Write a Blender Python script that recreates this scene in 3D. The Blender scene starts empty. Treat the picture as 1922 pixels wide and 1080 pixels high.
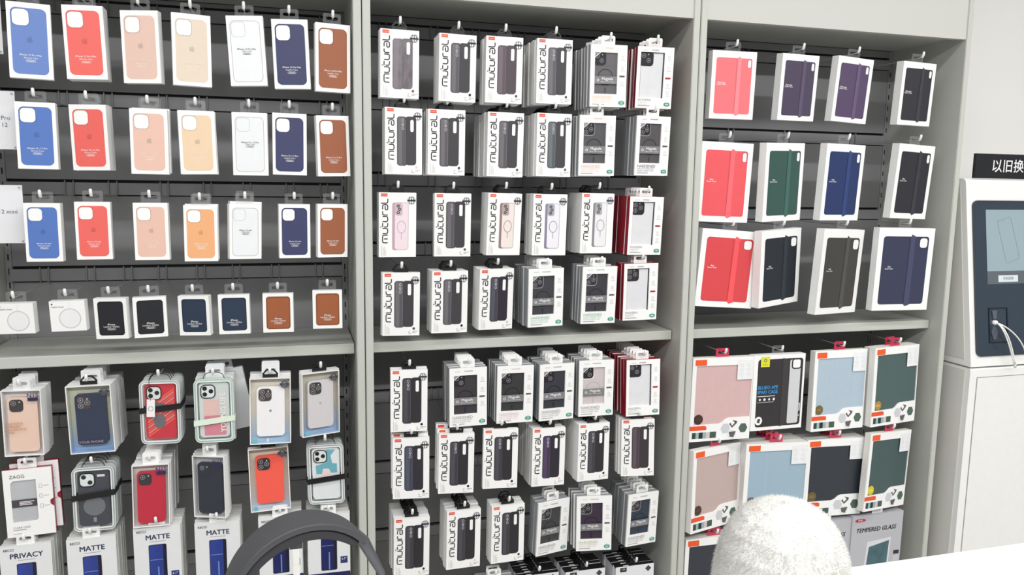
import bpy, math, random
from mathutils import Matrix, Vector
from mathutils.geometry import tessellate_polygon
random.seed(4)
R = math.radians
scene = bpy.context.scene
COL = scene.collection

# ---------------------------------------------------------------- camera
F_PIX, PITCH, YAW, ROLL = 1468.1, 0.1308, 0.2752, 0.0136
cam_data = bpy.data.cameras.new('camera')
cam_data.sensor_width = 36.0
cam_data.lens = 36.0 * F_PIX / 1922.0
cam_data.clip_start = 0.05
cam = bpy.data.objects.new('camera', cam_data)
COL.objects.link(cam)
dv = Vector((math.sin(YAW) * math.cos(PITCH), math.cos(YAW) * math.cos(PITCH), -math.sin(PITCH)))
rv = Vector((math.cos(YAW), -math.sin(YAW), 0))
uv = rv.cross(dv)
r2 = rv * math.cos(ROLL) + uv * math.sin(ROLL)
u2 = uv * math.cos(ROLL) - rv * math.sin(ROLL)
m3 = Matrix((r2, u2, -dv)).transposed()
cam.matrix_world = Matrix.Translation((0, -2.667, 1.6)) @ m3.to_4x4()
scene.camera = cam

# ---------------------------------------------------------------- world, lamps, exposure
world = bpy.data.worlds.new('shop_ambient')
scene.world = world
world.use_nodes = True
world.node_tree.nodes['Background'].inputs[0].default_value = (0.97, 0.985, 1.0, 1)
world.node_tree.nodes['Background'].inputs[1].default_value = 0.80

def area(name, loc, sx, sy, power, rot=(0, 0, 0), col=(1, 0.992, 0.985)):
    l = bpy.data.lights.new(name, 'AREA')
    l.shape = 'RECTANGLE'; l.size = sx; l.size_y = sy; l.energy = power; l.color = col
    o = bpy.data.objects.new(name, l); COL.objects.link(o)
    o.location = loc; o.rotation_euler = rot
    return o
LAMPS = [(-1.0, -1.65), (1.3, -1.65), (3.6, -1.65), (-1.0, -3.7), (1.3, -3.7), (3.6, -3.7)]  # wall-side row first; the aisle-side row is added, unseen, for frontal fill
for lx, ly in LAMPS:
    area('tube_light', (lx, ly, 3.18), 2.1, 0.16, 40 if ly > -2 else 165)
vs = scene.view_settings
vs.view_transform = 'Standard'; vs.look = 'None'; vs.gamma = 1.0; vs.exposure = -1.05
vs.use_curve_mapping = False

# ---------------------------------------------------------------- materials
def lin(c):
    c /= 255.0
    return c / 12.92 if c <= 0.04045 else ((c + 0.055) / 1.055) ** 2.4
MATS = {}
def D(rgb, k=0.75):   # paint colour whose lit appearance is rgb
    o = []
    for v in rgb:
        l = lin(v) * k; o.append(round(255 * (12.92 * l if l < 0.0031308 else 1.055 * l ** (1 / 2.4) - 0.055)))
    return tuple(o)
def M(rgb, rough=0.5, metal=0.0, var=0.03, scale=40.0, coat=0.0, emit=0.0, stretch=None, bump=0.0):
    key = (rgb, rough, metal, var, scale, coat, emit, stretch, bump)
    if key in MATS: return MATS[key]
    m = bpy.data.materials.new('paint_%d_%d_%d' % rgb); m.use_nodes = True
    nt = m.node_tree; b = nt.nodes['Principled BSDF']
    c = [lin(v) * 0.93 for v in rgb]
    b.inputs['Roughness'].default_value = rough
    b.inputs['Metallic'].default_value = metal
    if coat: b.inputs['Coat Weight'].default_value = coat
    tc = nt.nodes.new('ShaderNodeTexCoord'); no = nt.nodes.new('ShaderNodeTexNoise')
    no.inputs['Scale'].default_value = scale; no.inputs['Detail'].default_value = 3
    if stretch:
        mp = nt.nodes.new('ShaderNodeMapping'); mp.inputs['Scale'].default_value = stretch
        nt.links.new(tc.outputs['Object'], mp.inputs[0]); nt.links.new(mp.outputs[0], no.inputs['Vector'])
    else:
        nt.links.new(tc.outputs['Object'], no.inputs['Vector'])
    mx = nt.nodes.new('ShaderNodeMix'); mx.data_type = 'RGBA'
    mx.inputs[6].default_value = (*[v * (1 - var) for v in c], 1)
    mx.inputs[7].default_value = (*[min(1, v * (1 + var)) for v in c], 1)
    nt.links.new(no.outputs['Fac'], mx.inputs[0]); nt.links.new(mx.outputs[2], b.inputs['Base Color'])
    if emit:
        nt.links.new(mx.outputs[2], b.inputs['Emission Color']); b.inputs['Emission Strength'].default_value = emit
    if bump:
        bp = nt.nodes.new('ShaderNodeBump'); bp.inputs['Strength'].default_value = bump; bp.inputs['Distance'].default_value = 0.001
        nt.links.new(no.outputs['Fac'], bp.inputs['Height']); nt.links.new(bp.outputs[0], b.inputs['Normal'])
    MATS[key] = m
    return m
def clear(name, rgb, alpha, rough=0.05, gloss=0.08):
    if name in MATS: return MATS[name]
    m = bpy.data.materials.new(name); m.use_nodes = True
    nt = m.node_tree; out = nt.nodes['Material Output']; b = nt.nodes['Principled BSDF']
    b.inputs['Base Color'].default_value = (*[lin(v) for v in rgb], 1); b.inputs['Roughness'].default_value = 0.25
    tr = nt.nodes.new('ShaderNodeBsdfTransparent'); gl = nt.nodes.new('ShaderNodeBsdfGlossy'); gl.inputs['Roughness'].default_value = rough
    m1 = nt.nodes.new('ShaderNodeMixShader'); m1.inputs[0].default_value = alpha
    m2 = nt.nodes.new('ShaderNodeMixShader'); m2.inputs[0].default_value = gloss
    nt.links.new(tr.outputs[0], m1.inputs[1]); nt.links.new(b.outputs[0], m1.inputs[2])
    nt.links.new(m1.outputs[0], m2.inputs[1]); nt.links.new(gl.outputs[0], m2.inputs[2])
    nt.links.new(m2.outputs[0], out.inputs[0])
    MATS[name] = m
    return m
def grad(c1, c2, z0, z1):
    key = ('grad', c1, c2)
    if key in MATS: return MATS[key]
    m = bpy.data.materials.new('printed_gradient'); m.use_nodes = True
    nt = m.node_tree; b = nt.nodes['Principled BSDF']; b.inputs['Roughness'].default_value = 0.5
    tc = nt.nodes.new('ShaderNodeTexCoord'); sp = nt.nodes.new('ShaderNodeSeparateXYZ'); mr = nt.nodes.new('ShaderNodeMapRange')
    mr.inputs['From Min'].default_value = z0; mr.inputs['From Max'].default_value = z1
    rp = nt.nodes.new('ShaderNodeMix'); rp.data_type = 'RGBA'
    rp.inputs[6].default_value = (*[lin(v) * 0.93 for v in c1], 1); rp.inputs[7].default_value = (*[lin(v) * 0.93 for v in c2], 1)
    nt.links.new(tc.outputs['Object'], sp.inputs[0]); nt.links.new(sp.outputs['Z'], mr.inputs['Value'])
    nt.links.new(mr.outputs[0], rp.inputs[0]); nt.links.new(rp.outputs[2], b.inputs['Base Color'])
    MATS[key] = m
    return m
WHITE = M((247, 247, 246), 0.45, var=0.012)
OFFWHITE = M((232, 231, 226), 0.5, var=0.02)
CARD = M((230, 232, 233), 0.5, var=0.02)
GREYP = M((194, 196, 189), 0.42, var=0.025, scale=6, stretch=(1, 1, 14), bump=0.02)
PANEL = M((140, 140, 142), 0.5, var=0.06, scale=5, stretch=(0.6, 1, 9), bump=0.03)
RAIL = M((150, 151, 153), 0.45, var=0.05, scale=6, stretch=(0.6, 1, 6))
DARK = M((26, 27, 30), 0.6, var=0.1)
CHROME = M((196, 197, 199), 0.25, 0.35, var=0.02)
TIP = M((244, 244, 242), 0.35)
BLACK = M((20, 20, 22), 0.4, var=0.1)
INK = M((34, 30, 32), 0.6, var=0.05)
GREYINK = M((150, 150, 150), 0.6)
PALEINK = M((205, 205, 204), 0.6)
ORANGE = M((232, 82, 54), 0.5)
TABCLEAR = clear('clear_tab', (235, 238, 240), 0.05, gloss=0.05)
FILM = clear('clear_film', (245, 248, 250), 0.012, gloss=0.016)
SHELL = clear('clear_shell', (228, 236, 236), 0.34, gloss=0.08)
SHELLG = clear('green_clear_shell', (205, 236, 220), 0.55, gloss=0.08)
PINKTAB = clear('pink_tab', (205, 28, 78), 0.82, gloss=0.06)

# ---------------------------------------------------------------- mesh helpers
class MB:
    def __init__(s): s.v = []; s.f = []; s.smooth = False
    def box(s, x0, x1, y0, y1, z0, z1):
        b = len(s.v)
        s.v += [(x0, y0, z0), (x1, y0, z0), (x1, y1, z0), (x0, y1, z0), (x0, y0, z1), (x1, y0, z1), (x1, y1, z1), (x0, y1, z1)]
        s.f += [tuple(b + i for i in q) for q in ((0, 3, 2, 1), (4, 5, 6, 7), (0, 1, 5, 4), (1, 2, 6, 5), (2, 3, 7, 6), (3, 0, 4, 7))]
        return s
    def flat(s, loops, y):
        tri = tessellate_polygon([[Vector((x, z, 0)) for x, z in lp] for lp in loops])
        b = len(s.v); pts = [p for lp in loops for p in lp]
        s.v += [(x, y, z) for x, z in pts]
        for t in tri:
            (ax, az), (bx, bz), (cx, cz) = (pts[i] for i in t)
            if (bx - ax) * (cz - az) - (bz - az) * (cx - ax) < 0: t = (t[0], t[2], t[1])
            s.f.append(tuple(b + i for i in t))
        return s
    def prism(s, loops, y0, y1):
        s.flat(loops, y0)
        n0 = len(s.f); s.flat(loops, y1)
        s.f[n0:] = [tuple(reversed(t)) for t in s.f[n0:]]
        for k, lp in enumerate(loops):
            ar = sum(lp[i][0] * lp[(i + 1) % len(lp)][1] - lp[(i + 1) % len(lp)][0] * lp[i][1] for i in range(len(lp)))
            b = len(s.v); n = len(lp)
            s.v += [(x, y0, z) for x, z in lp] + [(x, y1, z) for x, z in lp]
            for i in range(n):
                j = (i + 1) % n
                q = (b + i, b + n + i, b + n + j, b + j)
                s.f.append(q if (ar > 0) == (k == 0) else tuple(reversed(q)))
        return s
    def prism_x(s, loop, x0, x1):
        ar = sum(loop[i][0] * loop[(i + 1) % len(loop)][1] - loop[(i + 1) % len(loop)][0] * loop[i][1] for i in range(len(loop)))
        if ar < 0: loop = loop[::-1]
        b = len(s.v); n = len(loop)
        s.v += [(x0, y, z) for y, z in loop] + [(x1, y, z) for y, z in loop]
        s.f.append(tuple(b + i for i in range(n))[::-1]); s.f.append(tuple(b + n + i for i in range(n)))
        for i in range(n):
            j = (i + 1) % n; s.f.append((b + i, b + j, b + n + j, b + n + i))
        return s
    def tube(s, path, r, n=8, cap=True):
        path = [Vector(p) for p in path]; b = len(s.v); N = len(path)
        rs = r if isinstance(r, (list, tuple)) else [r] * N
        up = None
        for i, p in enumerate(path):
            t = (path[min(i + 1, N - 1)] - path[max(i - 1, 0)]).normalized()
            if up is None:
                up = Vector((0, 0, 1)) if abs(t.z) < 0.9 else Vector((1, 0, 0))
            a = t.cross(up).normalized(); c = a.cross(t).normalized(); up = c
            for k in range(n):
                q = p + (a * math.cos(2 * math.pi * k / n) + c * math.sin(2 * math.pi * k / n)) * rs[i]
                s.v.append(tuple(q))
        for i in range(N - 1):
            for k in range(n):
                k2 = (k + 1) % n
                s.f.append((b + i * n + k, b + i * n + k2, b + (i + 1) * n + k2, b + (i + 1) * n + k))
        if cap:
            s.f.append(tuple(b + k for k in range(n))[::-1]); s.f.append(tuple(b + (N - 1) * n + k for k in range(n)))
        s.smooth = True
        return s
    def lathe(s, prof, axis='Z', n=28, c=(0, 0, 0)):
        b = len(s.v)
        for r, h in prof:
            for k in range(n):
                a = 2 * math.pi * k / n; x, y = r * math.cos(a), r * math.sin(a)
                s.v.append({'Z': (c[0] + x, c[1] + y, c[2] + h), 'X': (c[0] + h, c[1] + x, c[2] + y), 'Y': (c[0] + x, c[1] + h, c[2] + y)}[axis])
        for i in range(len(prof) - 1):
            for k in range(n):
                k2 = (k + 1) % n; s.f.append((b + i * n + k, b + i * n + k2, b + (i + 1) * n + k2, b + (i + 1) * n + k))
        s.smooth = True
        return s
    def mesh(s, name):
        me = bpy.data.meshes.new(name); me.from_pydata(s.v, [], s.f)
        if s.smooth: me.polygons.foreach_set('use_smooth', [len(f) == 4 for f in s.f])
        me.materials.append(None); me.update()
        return me
CACHE = {}
def cached(key, fn):
    if key not in CACHE:
        r = fn(); CACHE[key] = r.mesh('shape') if isinstance(r, MB) else r
    return CACHE[key]
def obj(name, mesh, mat, parent=None, loc=None):
    if isinstance(mesh, MB): mesh = mesh.mesh(name)
    o = bpy.data.objects.new(name, mesh); COL.objects.link(o)
    o.material_slots[0].link = 'OBJECT'; o.material_slots[0].material = mat
    if parent: o.parent = parent
    if loc: o.location = loc
    return o
def empty(name, loc=(0, 0, 0), label=None, cat=None, group=None, kind=None):
    o = bpy.data.objects.new(name, None); COL.objects.link(o); o.location = loc; o.empty_display_size = 0.02
    tag(o, label, cat, group, kind)
    return o
def tag(o, label=None, cat=None, group=None, kind=None):
    for k, v in (('label', label), ('category', cat), ('group', group), ('kind', kind)):
        if v: o[k] = v
    return o
def rect(x0, x1, z0, z1): return [(x0, z0), (x1, z0), (x1, z1), (x0, z1)]
def rr(x0, x1, z0, z1, r, n=5):
    if z0 > z1: z0, z1 = z1, z0
    o = []
    for cx, cz, a0 in ((x1 - r, z0 + r, -90), (x1 - r, z1 - r, 0), (x0 + r, z1 - r, 90), (x0 + r, z0 + r, 180)):
        for i in range(n + 1):
            a = R(a0 + 90 * i / n); o.append((cx + r * math.cos(a), cz + r * math.sin(a)))
    return o
def circ(x, z, r, n=20, sx=1.0): return [(x + sx * r * math.cos(2 * math.pi * i / n), z + r * math.sin(2 * math.pi * i / n)) for i in range(n)]
def stroke(mb, pts, w, y, rad=0.0):
    P = [Vector(p) for p in pts]; Q = [P[0]]
    for i in range(1, len(P) - 1):
        a, b, c = P[i - 1], P[i], P[i + 1]
        q = min(rad, (a - b).length * 0.5, (c - b).length * 0.5)
        if q <= 0: Q.append(b); continue
        p0 = b + (a - b).normalized() * q; p1 = b + (c - b).normalized() * q
        for k in range(4):
            t = k / 3; Q.append(p0 * (1 - t) ** 2 + b * 2 * t * (1 - t) + p1 * t * t)
    Q.append(P[-1]); L = []; Rr = []
    for i, p in enumerate(Q):
        t = (Q[min(i + 1, len(Q) - 1)] - Q[max(i - 1, 0)]).normalized(); n = Vector((-t.y, t.x)) * w / 2
        L.append(p + n); Rr.append(p - n)
    b = len(mb.v); n = len(Q)
    mb.v += [(p.x, y, p.y) for p in L] + [(p.x, y, p.y) for p in Rr]
    for i in range(n - 1): mb.f.append((b + i, b + n + i, b + n + i + 1, b + i + 1))
    return mb
def lettering(key, lines, res=2):
    """lines: (text, size, x, z, align, bold, rotation) laid out in the xz plane, facing -y"""
    def mk():
        mb = MB()
        for body, size, x, z, al, bold, rot in lines:
            c = bpy.data.curves.new('lettering', 'FONT'); c.body = body; c.size = size; c.resolution_u = res
            c.align_x = al; c.align_y = 'CENTER'
            t = bpy.data.objects.new('lettering', c); me = bpy.data.meshes.new_from_object(t)
            ca, sa = math.cos(R(rot)), math.sin(R(rot)); e = bold * size
            for q, (ox, oy) in enumerate(((0, 0),) if not bold else ((-e, 0), (e, 0), (0, e * 0.6), (0, -e * 0.6))):
                b = len(mb.v)
                mb.v += [(x + (v.co.x + ox) * ca - (v.co.y + oy) * sa, -0.00008 * q, z + (v.co.x + ox) * sa + (v.co.y + oy) * ca) for v in me.vertices]
                mb.f += [tuple(b + i for i in p.vertices) for p in me.polygons]
            bpy.data.objects.remove(t); bpy.data.meshes.remove(me); bpy.data.curves.remove(c)
        return mb
    return cached(('txt', key), mk)
ORD = ['zeroth', 'first', 'second', 'third', 'fourth', 'fifth', 'sixth', 'seventh', 'eighth', 'ninth', 'tenth', 'eleventh', 'twelfth']
Y1, Y2, Y3 = -0.0003, -0.0006, -0.0009

# ---------------------------------------------------------------- the room
def struct(name, mb, mat): return tag(obj(name, mb, mat), kind='structure')
WALLM = M((232, 231, 228), 0.6, var=0.01, scale=2)
struct('wall_back', MB().box(-4, 7, 0.03, 0.15, 0, 3.3), WALLM)
struct('floor', MB().box(-4, 7, -6, 0.03, -0.1, 0), M((196, 194, 188), 0.3, var=0.04, scale=3))
struct('ceiling', MB().box(-4, 7, -6, 0.15, 3.3, 3.4), M((240, 240, 238), 0.7, var=0.01, scale=2))
for i, (lx, ly) in enumerate(LAMPS):  # aisle-side bodies belong to the added fill row
    t = empty('ceiling_lamp', (lx, ly, 3.3), 'white linear tube lamp on the ceiling, %s from the kiosk end, %s row' % (ORD[3 - i % 3], 'wall-side' if ly > -2 else 'added aisle-side fill'), 'lamp', 'ceiling tube lamps')
    obj('housing', MB().box(-1.08, 1.08, -0.1, 0.1, -0.09, 0.0), WHITE, t)
    obj('diffuser', MB().box(-1.05, 1.05, -0.08, 0.08, -0.1, -0.09), M((255, 252, 246), 0.6, emit=3.0), t)

# ---------------------------------------------------------------- shelving units
YF, SHELF_Z, HEAD_Z = -0.351, 1.114, 2.131
XS = [-0.858, 0.203, 1.265, 2.335]
RAILS = [[2.083, 1.817, 1.552, 1.289, 1.038, 0.828, 0.590, 0.33], [2.075, 1.842, 1.592, 1.357, 1.036, 0.843, 0.588, 0.338], [2.07, 1.777, 1.482, 1.034, 0.722, 0.402]]
UNITL = ['grey shelving unit of colourful phone cases beside the middle unit', 'middle grey shelving unit filled with white phone case boxes', 'grey shelving unit of tablet covers beside the white kiosk']
def unit(i):
    x0, x1 = XS[i] + 0.0015, XS[i + 1] - 0.0015
    t = empty('shelving_unit', ((x0 + x1) / 2, 0, 0), UNITL[i], 'shelving unit', 'shop shelving units')
    c = (x0 + x1) / 2; w = (x1 - x0) / 2; P = 0.023
    def upr(s):
        xa, xb = (-w, -w + P) if s < 0 else (w - P, w)
        return MB().prism([[(xa + 0.002, 0.0), (xb - 0.002, 0.0), (xb - 0.002, 3.0), (xa + 0.002, 3.0)]], YF, YF + 0.002).box(xa, xb, YF + 0.002, 0.022, 0.0, 3.0)
    for s in (-1, 1): obj('side_panel', upr(s), GREYP, t)
    wi = w - P
    obj('header_fascia', MB().box(-wi, wi, YF + 0.004, YF + 0.024, HEAD_Z, 3.0), M((200, 200, 195), 0.5, var=0.012, scale=3), t)
    obj('header_underside', MB().box(-wi, wi, YF + 0.024, -0.001, HEAD_Z + 0.012, HEAD_Z + 0.03), GREYP, t)
    obj('back_board', MB().box(-wi, wi, 0.012, 0.022, 0.0, 3.0), DARK, t)
    zs = RAILS[i]
    tops = [HEAD_Z + 0.01] + [z - 0.0035 for z in zs]
    for k in range(len(tops)):
        zt = tops[k]; zb = (zs[k] + 0.046) if k < len(zs) else 0.12
        if zt - zb > 0.01: obj('back_panel', MB().box(-wi + 0.02, wi - 0.02, 0.0, 0.012, zb, zt), PANEL, t)
    for z in zs:
        r_ = MB().box(-wi + 0.012, wi - 0.012, -0.005, 0.0115, z, z + 0.037)
        obj('rail', r_, RAIL, t)
    for s in (-1, 1):
        u = obj('slotted_upright', MB().box(s * (wi - 0.010) - 0.009, s * (wi - 0.010) + 0.009, -0.001, 0.0118, 0.1, HEAD_Z + 0.01), RAIL, t)
        sl = MB()
        for k in range(46):
            zz = 0.15 + k * 0.043; sl.box(s * (wi - 0.010) - 0.002, s * (wi - 0.010) + 0.002, -0.0016, -0.0009, zz, zz + 0.018)
        o = obj('slots', sl, DARK, u); o['kind'] = 'stuff'
    sh = obj('shelf', MB().box(-wi + 0.004, wi - 0.004, -0.286, -0.006, SHELF_Z - 0.016, SHELF_Z), GREYP, t)
    b = 0.0022; yf = -0.292; zt, zb = SHELF_Z + 0.0005, SHELF_Z - 0.031
    obj('front_lip', MB().prism_x([(yf, zb + b), (yf, zt - b), (yf + b, zt), (yf + 0.02, zt), (yf + 0.02, zb), (yf + b, zb)], -wi + 0.004, wi - 0.004), GREYP, sh)
    for k in range(2):
        obj('shelf_bracket', MB().prism_x([(-0.008, SHELF_Z - 0.016), (-0.26, SHELF_Z - 0.016), (-0.26, SHELF_Z - 0.026), (-0.008, SHELF_Z - 0.07)], (-1, 1)[k] * (wi - 0.012) - 0.0015, (-1, 1)[k] * (wi - 0.012) + 0.0015), RAIL, sh)
    obj('plinth', MB().box(-wi, wi, -0.33, 0.0, 0.0, 0.06), GREYP, t)
for i in range(3): unit(i)
# ---------------------------------------------------------------- product art (all measured on the box front, x right, z down from the top edge)
def apple_mark(mb, cx, cz, s, y):
    body = [(0.0, 0.33), (0.18, 0.40), (0.38, 0.34), (0.46, 0.24), (0.36, 0.12), (0.34, -0.04), (0.49, -0.17), (0.40, -0.36), (0.26, -0.5), (0.12, -0.46), (0.0, -0.48), (-0.14, -0.46), (-0.26, -0.5), (-0.42, -0.34), (-0.48, -0.05), (-0.42, 0.22), (-0.26, 0.38), (-0.1, 0.36)]
    leaf = [(0.0, 0.42), (0.03, 0.56), (0.18, 0.68), (0.2, 0.55), (0.12, 0.46)]
    for lp in (body, leaf): mb.flat([[(cx + a * s, cz + b * s) for a, b in lp]], y)
    return mb
def shade(rgb, k): return tuple(max(0, min(255, int(v * k))) for v in rgb)

def carton(t, W, H, T, mat, name='carton'):
    return obj(name, cached(('carton', W, H, T), lambda: MB().box(-W / 2, W / 2, 0, T, -H, 0)), mat, t)

def tab_euro(t, T, mat, w=0.046, h=0.028, kind='euro'):
    def mk():
        out = rr(-w / 2, w / 2, -0.004, h, 0.005, 3)
        slot = rr(-w * 0.33, w * 0.33, 0.011, 0.0205, 0.004, 3)
        return MB().prism([out, slot], T * 0.5 - 0.0004, T * 0.5 + 0.0004)
    return obj('hang_tab', cached(('tab', T, w, h), mk), mat, t)
def tab_black(t, T):
    def mk():
        out = [(-0.021, -0.004), (0.021, -0.004), (0.022, 0.012), (0.010, 0.026), (-0.010, 0.026), (-0.022, 0.012)]
        hole = [(-0.016, 0.010), (0.016, 0.010), (0.016, 0.013), (0.007, 0.0215), (-0.007, 0.0215), (-0.016, 0.013)]
        return MB().prism([out, hole], T * 0.5 - 0.001, T * 0.5 + 0.001)
    return obj('hang_tab', cached(('tabb', T), mk), BLACK, t)

# ---- white phone case boxes with a full-size printed case
def art_phone(t, W, H, rgb, clear_case, text):
    x0, x1, z0, z1 = -0.415 * W, 0.405 * W, -0.945 * H, -0.07 * H
    hole = (x0 + 0.035 * W, x0 + 0.415 * W, -0.088 * H - 0.215 * H, -0.088 * H)
    if clear_case:
        g = M((178, 180, 182), 0.5)
        def mk():
            mb = MB().flat([rr(x0, x1, z0, z1, 0.13 * W), rr(x0 + 0.014 * W, x1 - 0.014 * W, z0 + 0.014 * W, z1 - 0.014 * W, 0.118 * W)], Y1)
            mb.flat([rr(*hole, 0.1 * W), rr(hole[0] + 0.009 * W, hole[1] - 0.009 * W, hole[2] + 0.009 * W, hole[3] - 0.009 * W, 0.092 * W)], Y1)
            return mb
        obj('case_outline', cached(('clr', W), mk), g, t)
        obj('clear_case_print', cached(('clr2', W), lambda: MB().flat([rr(x0 + 0.014 * W, x1 - 0.014 * W, z0 + 0.014 * W, z1 - 0.014 * W, 0.118 * W)], Y1 * 0.5)), M((236, 238, 241), 0.35), t)
        tz, tm = (0.475, 0.505, 0.54), M((96, 98, 102), 0.5)
    else:
        obj('case_print', cached(('case', W), lambda: MB().flat([rr(x0, x1, z0, z1, 0.135 * W, 7), rr(*hole, 0.11 * W)], Y1)), M(rgb, 0.5, var=0.02), t)
        def mk2():
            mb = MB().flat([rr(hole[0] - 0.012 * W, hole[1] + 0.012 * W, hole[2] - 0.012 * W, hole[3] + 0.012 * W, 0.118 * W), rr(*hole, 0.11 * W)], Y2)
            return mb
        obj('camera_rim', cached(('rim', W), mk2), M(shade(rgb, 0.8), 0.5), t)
        if text[1].startswith('Sil'):
            obj('fruit_mark', cached(('mark', W), lambda: apple_mark(MB(), 0.0, -0.485 * H, 0.145 * W, Y2)), M(shade(rgb, 0.88), 0.5), t)
        tz, tm = (0.69, 0.728, 0.768), M((250, 248, 246) if sum(rgb) < 560 else (255, 236, 222), 0.5)
    s = W * 0.066
    obj('box_lettering', lettering(('ap', W, text, clear_case), [(text[0], s * 1.0, 0, -tz[0] * H, 'CENTER', 0.008, 0), (text[1], s * 0.92, 0, -tz[1] * H, 'CENTER', 0.0, 0), ('MagSafe', s * 0.75, 0, -tz[2] * H, 'CENTER', 0.0, 0)]), tm, t, (0, Y2, 0))
    def pill():
        z = -tz[2] * H
        return MB().flat([rr(-0.115 * W, 0.115 * W, z - 0.028 * W, z + 0.028 * W, 0.027 * W), rr(-0.109 * W, 0.109 * W, z - 0.022 * W, z + 0.022 * W, 0.0215 * W)], Y2)
    obj('pill_outline', cached(('pill', W, clear_case), pill), tm, t)

def art_wallet(t, W, H, rgb):
    x0, x1, z0, z1 = -0.39 * W, 0.40 * W, -0.915 * H, -0.075 * H
    obj('wallet_print', cached(('wal', W), lambda: MB().flat([rr(x0, x1, z0, z1, 0.095 * W, 6)], Y1)), M(shade(rgb, 0.82), 0.5), t)
    e = 0.035 * W
    obj('wallet_face', cached(('wal2', W), lambda: MB().flat([rr(x0 + e, x1 - e, z0 + e, z1 - e * 1.6, 0.06 * W, 6)], Y2)), M(rgb, 0.5, var=0.05), t)
    s = 0.085 * W
    obj('box_lettering', lettering(('wal', W), [('iPhone', s, 0, -0.645 * H, 'CENTER', 0.02, 0), ('Leather Wallet', s * 0.95, 0, -0.70 * H, 'CENTER', 0, 0), ('MagSafe', s * 0.72, 0, -0.758 * H, 'CENTER', 0, 0)]), M((240, 238, 235), 0.5), t, (0, Y3, 0))
    obj('pill_outline', cached(('pillw', W), lambda: MB().flat([rr(-0.13 * W, 0.13 * W, -0.758 * H - 0.034 * W, -0.758 * H + 0.034 * W, 0.033 * W), rr(-0.122 * W, 0.122 * W, -0.758 * H - 0.026 * W, -0.758 * H + 0.026 * W, 0.0255 * W)], Y3)), M((225, 222, 220), 0.5), t)

def art_charger(t, W, H):
    cx, cz, r = 0.06 * W, -0.58 * H, 0.315 * W
    obj('ring_print', cached('chr', lambda: MB().flat([circ(cx, cz, r, 36), circ(cx, cz, r * 0.9, 36)], Y1)), M((206, 206, 208), 0.4), t)
    obj('disc_print', cached('chd', lambda: MB().flat([circ(cx, cz, r * 0.9, 36)], Y1).flat([rect(cx - 0.02 * W, cx + 0.02 * W, cz + r, -0.05 * H)], Y1)), M((240, 240, 242), 0.4), t)
    obj('fruit_mark', cached('chm', lambda: apple_mark(MB(), -0.42 * W, -0.1 * H, 0.045 * W, Y2)), INK, t)
    obj('box_lettering', lettering('chg', [('MagSafe Charger', 0.0046, -0.44 * W, -0.19 * H, 'LEFT', 0.01, 0)]), GREYINK, t, (0, Y2, 0))

# ---- tall lettered case boxes
def mutural_word(H, W):
    mb = MB(); k = 0.131 / 8.55; w = 0.19 * k; x = -0.5 * W + 0.235 * W; z = -0.775 * H; u = 0.0
    L = [('m', 1.5, [[(0, 0), (0, 1), (1.5, 1), (1.5, 0)], [(0.75, 0), (0.75, 0.72)]]), ('u', 1.0, [[(0, 1), (0, 0), (1, 0), (1, 1)]]),
         ('t', 0.75, [[(0.0, 0.72), (0, 0), (0.75, 0)], [(0.0, 1.0), (0.75, 1.0)], [(0, 1.22), (0, 1.42)]]), ('u', 1.0, [[(0, 1), (0, 0), (1, 0), (1, 1)]]),
         ('r', 0.7, [[(0, 0), (0, 1), (0.7, 1)]]), ('a', 1.0, [[(0.1, 1), (1, 1), (1, 0), (0, 0), (0, 0.5), (0.75, 0.5)]]), ('l', 0.85, [[(0, 1.3), (0, 0), (0.85, 0)]])]
    for n, wd, ps in L:
        for p in ps:
            stroke(mb, [(x - b * k, z + (u + a) * k) for a, b in p], w, Y2, 0.33 * k)
        u += wd + 0.29
    return mb
def badge(W, H, R0):
    mb = MB()
    cx, cz = 0.37 * W, -0.118 * H
    for j in range(5):
        zz = cz + (j - 2) * R0 * 0.36
        if j == 2: mb.flat([rect(cx - R0 * 1.08, cx + R0 * 1.08, zz - R0 * 0.2, zz + R0 * 0.2)], Y2); continue
        hw = math.sqrt(max(0, R0 * R0 - (zz - cz) ** 2)); n = 3
        for q in range(n):
            xc = cx + (q - 1) * hw * 0.62
            mb.flat([circ(xc, zz, R0 * 0.15, 6)], Y2)
    mb.flat([circ(cx, cz, R0, 24), circ(cx, cz, R0 * 0.93, 24)], Y2)
    return mb
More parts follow.
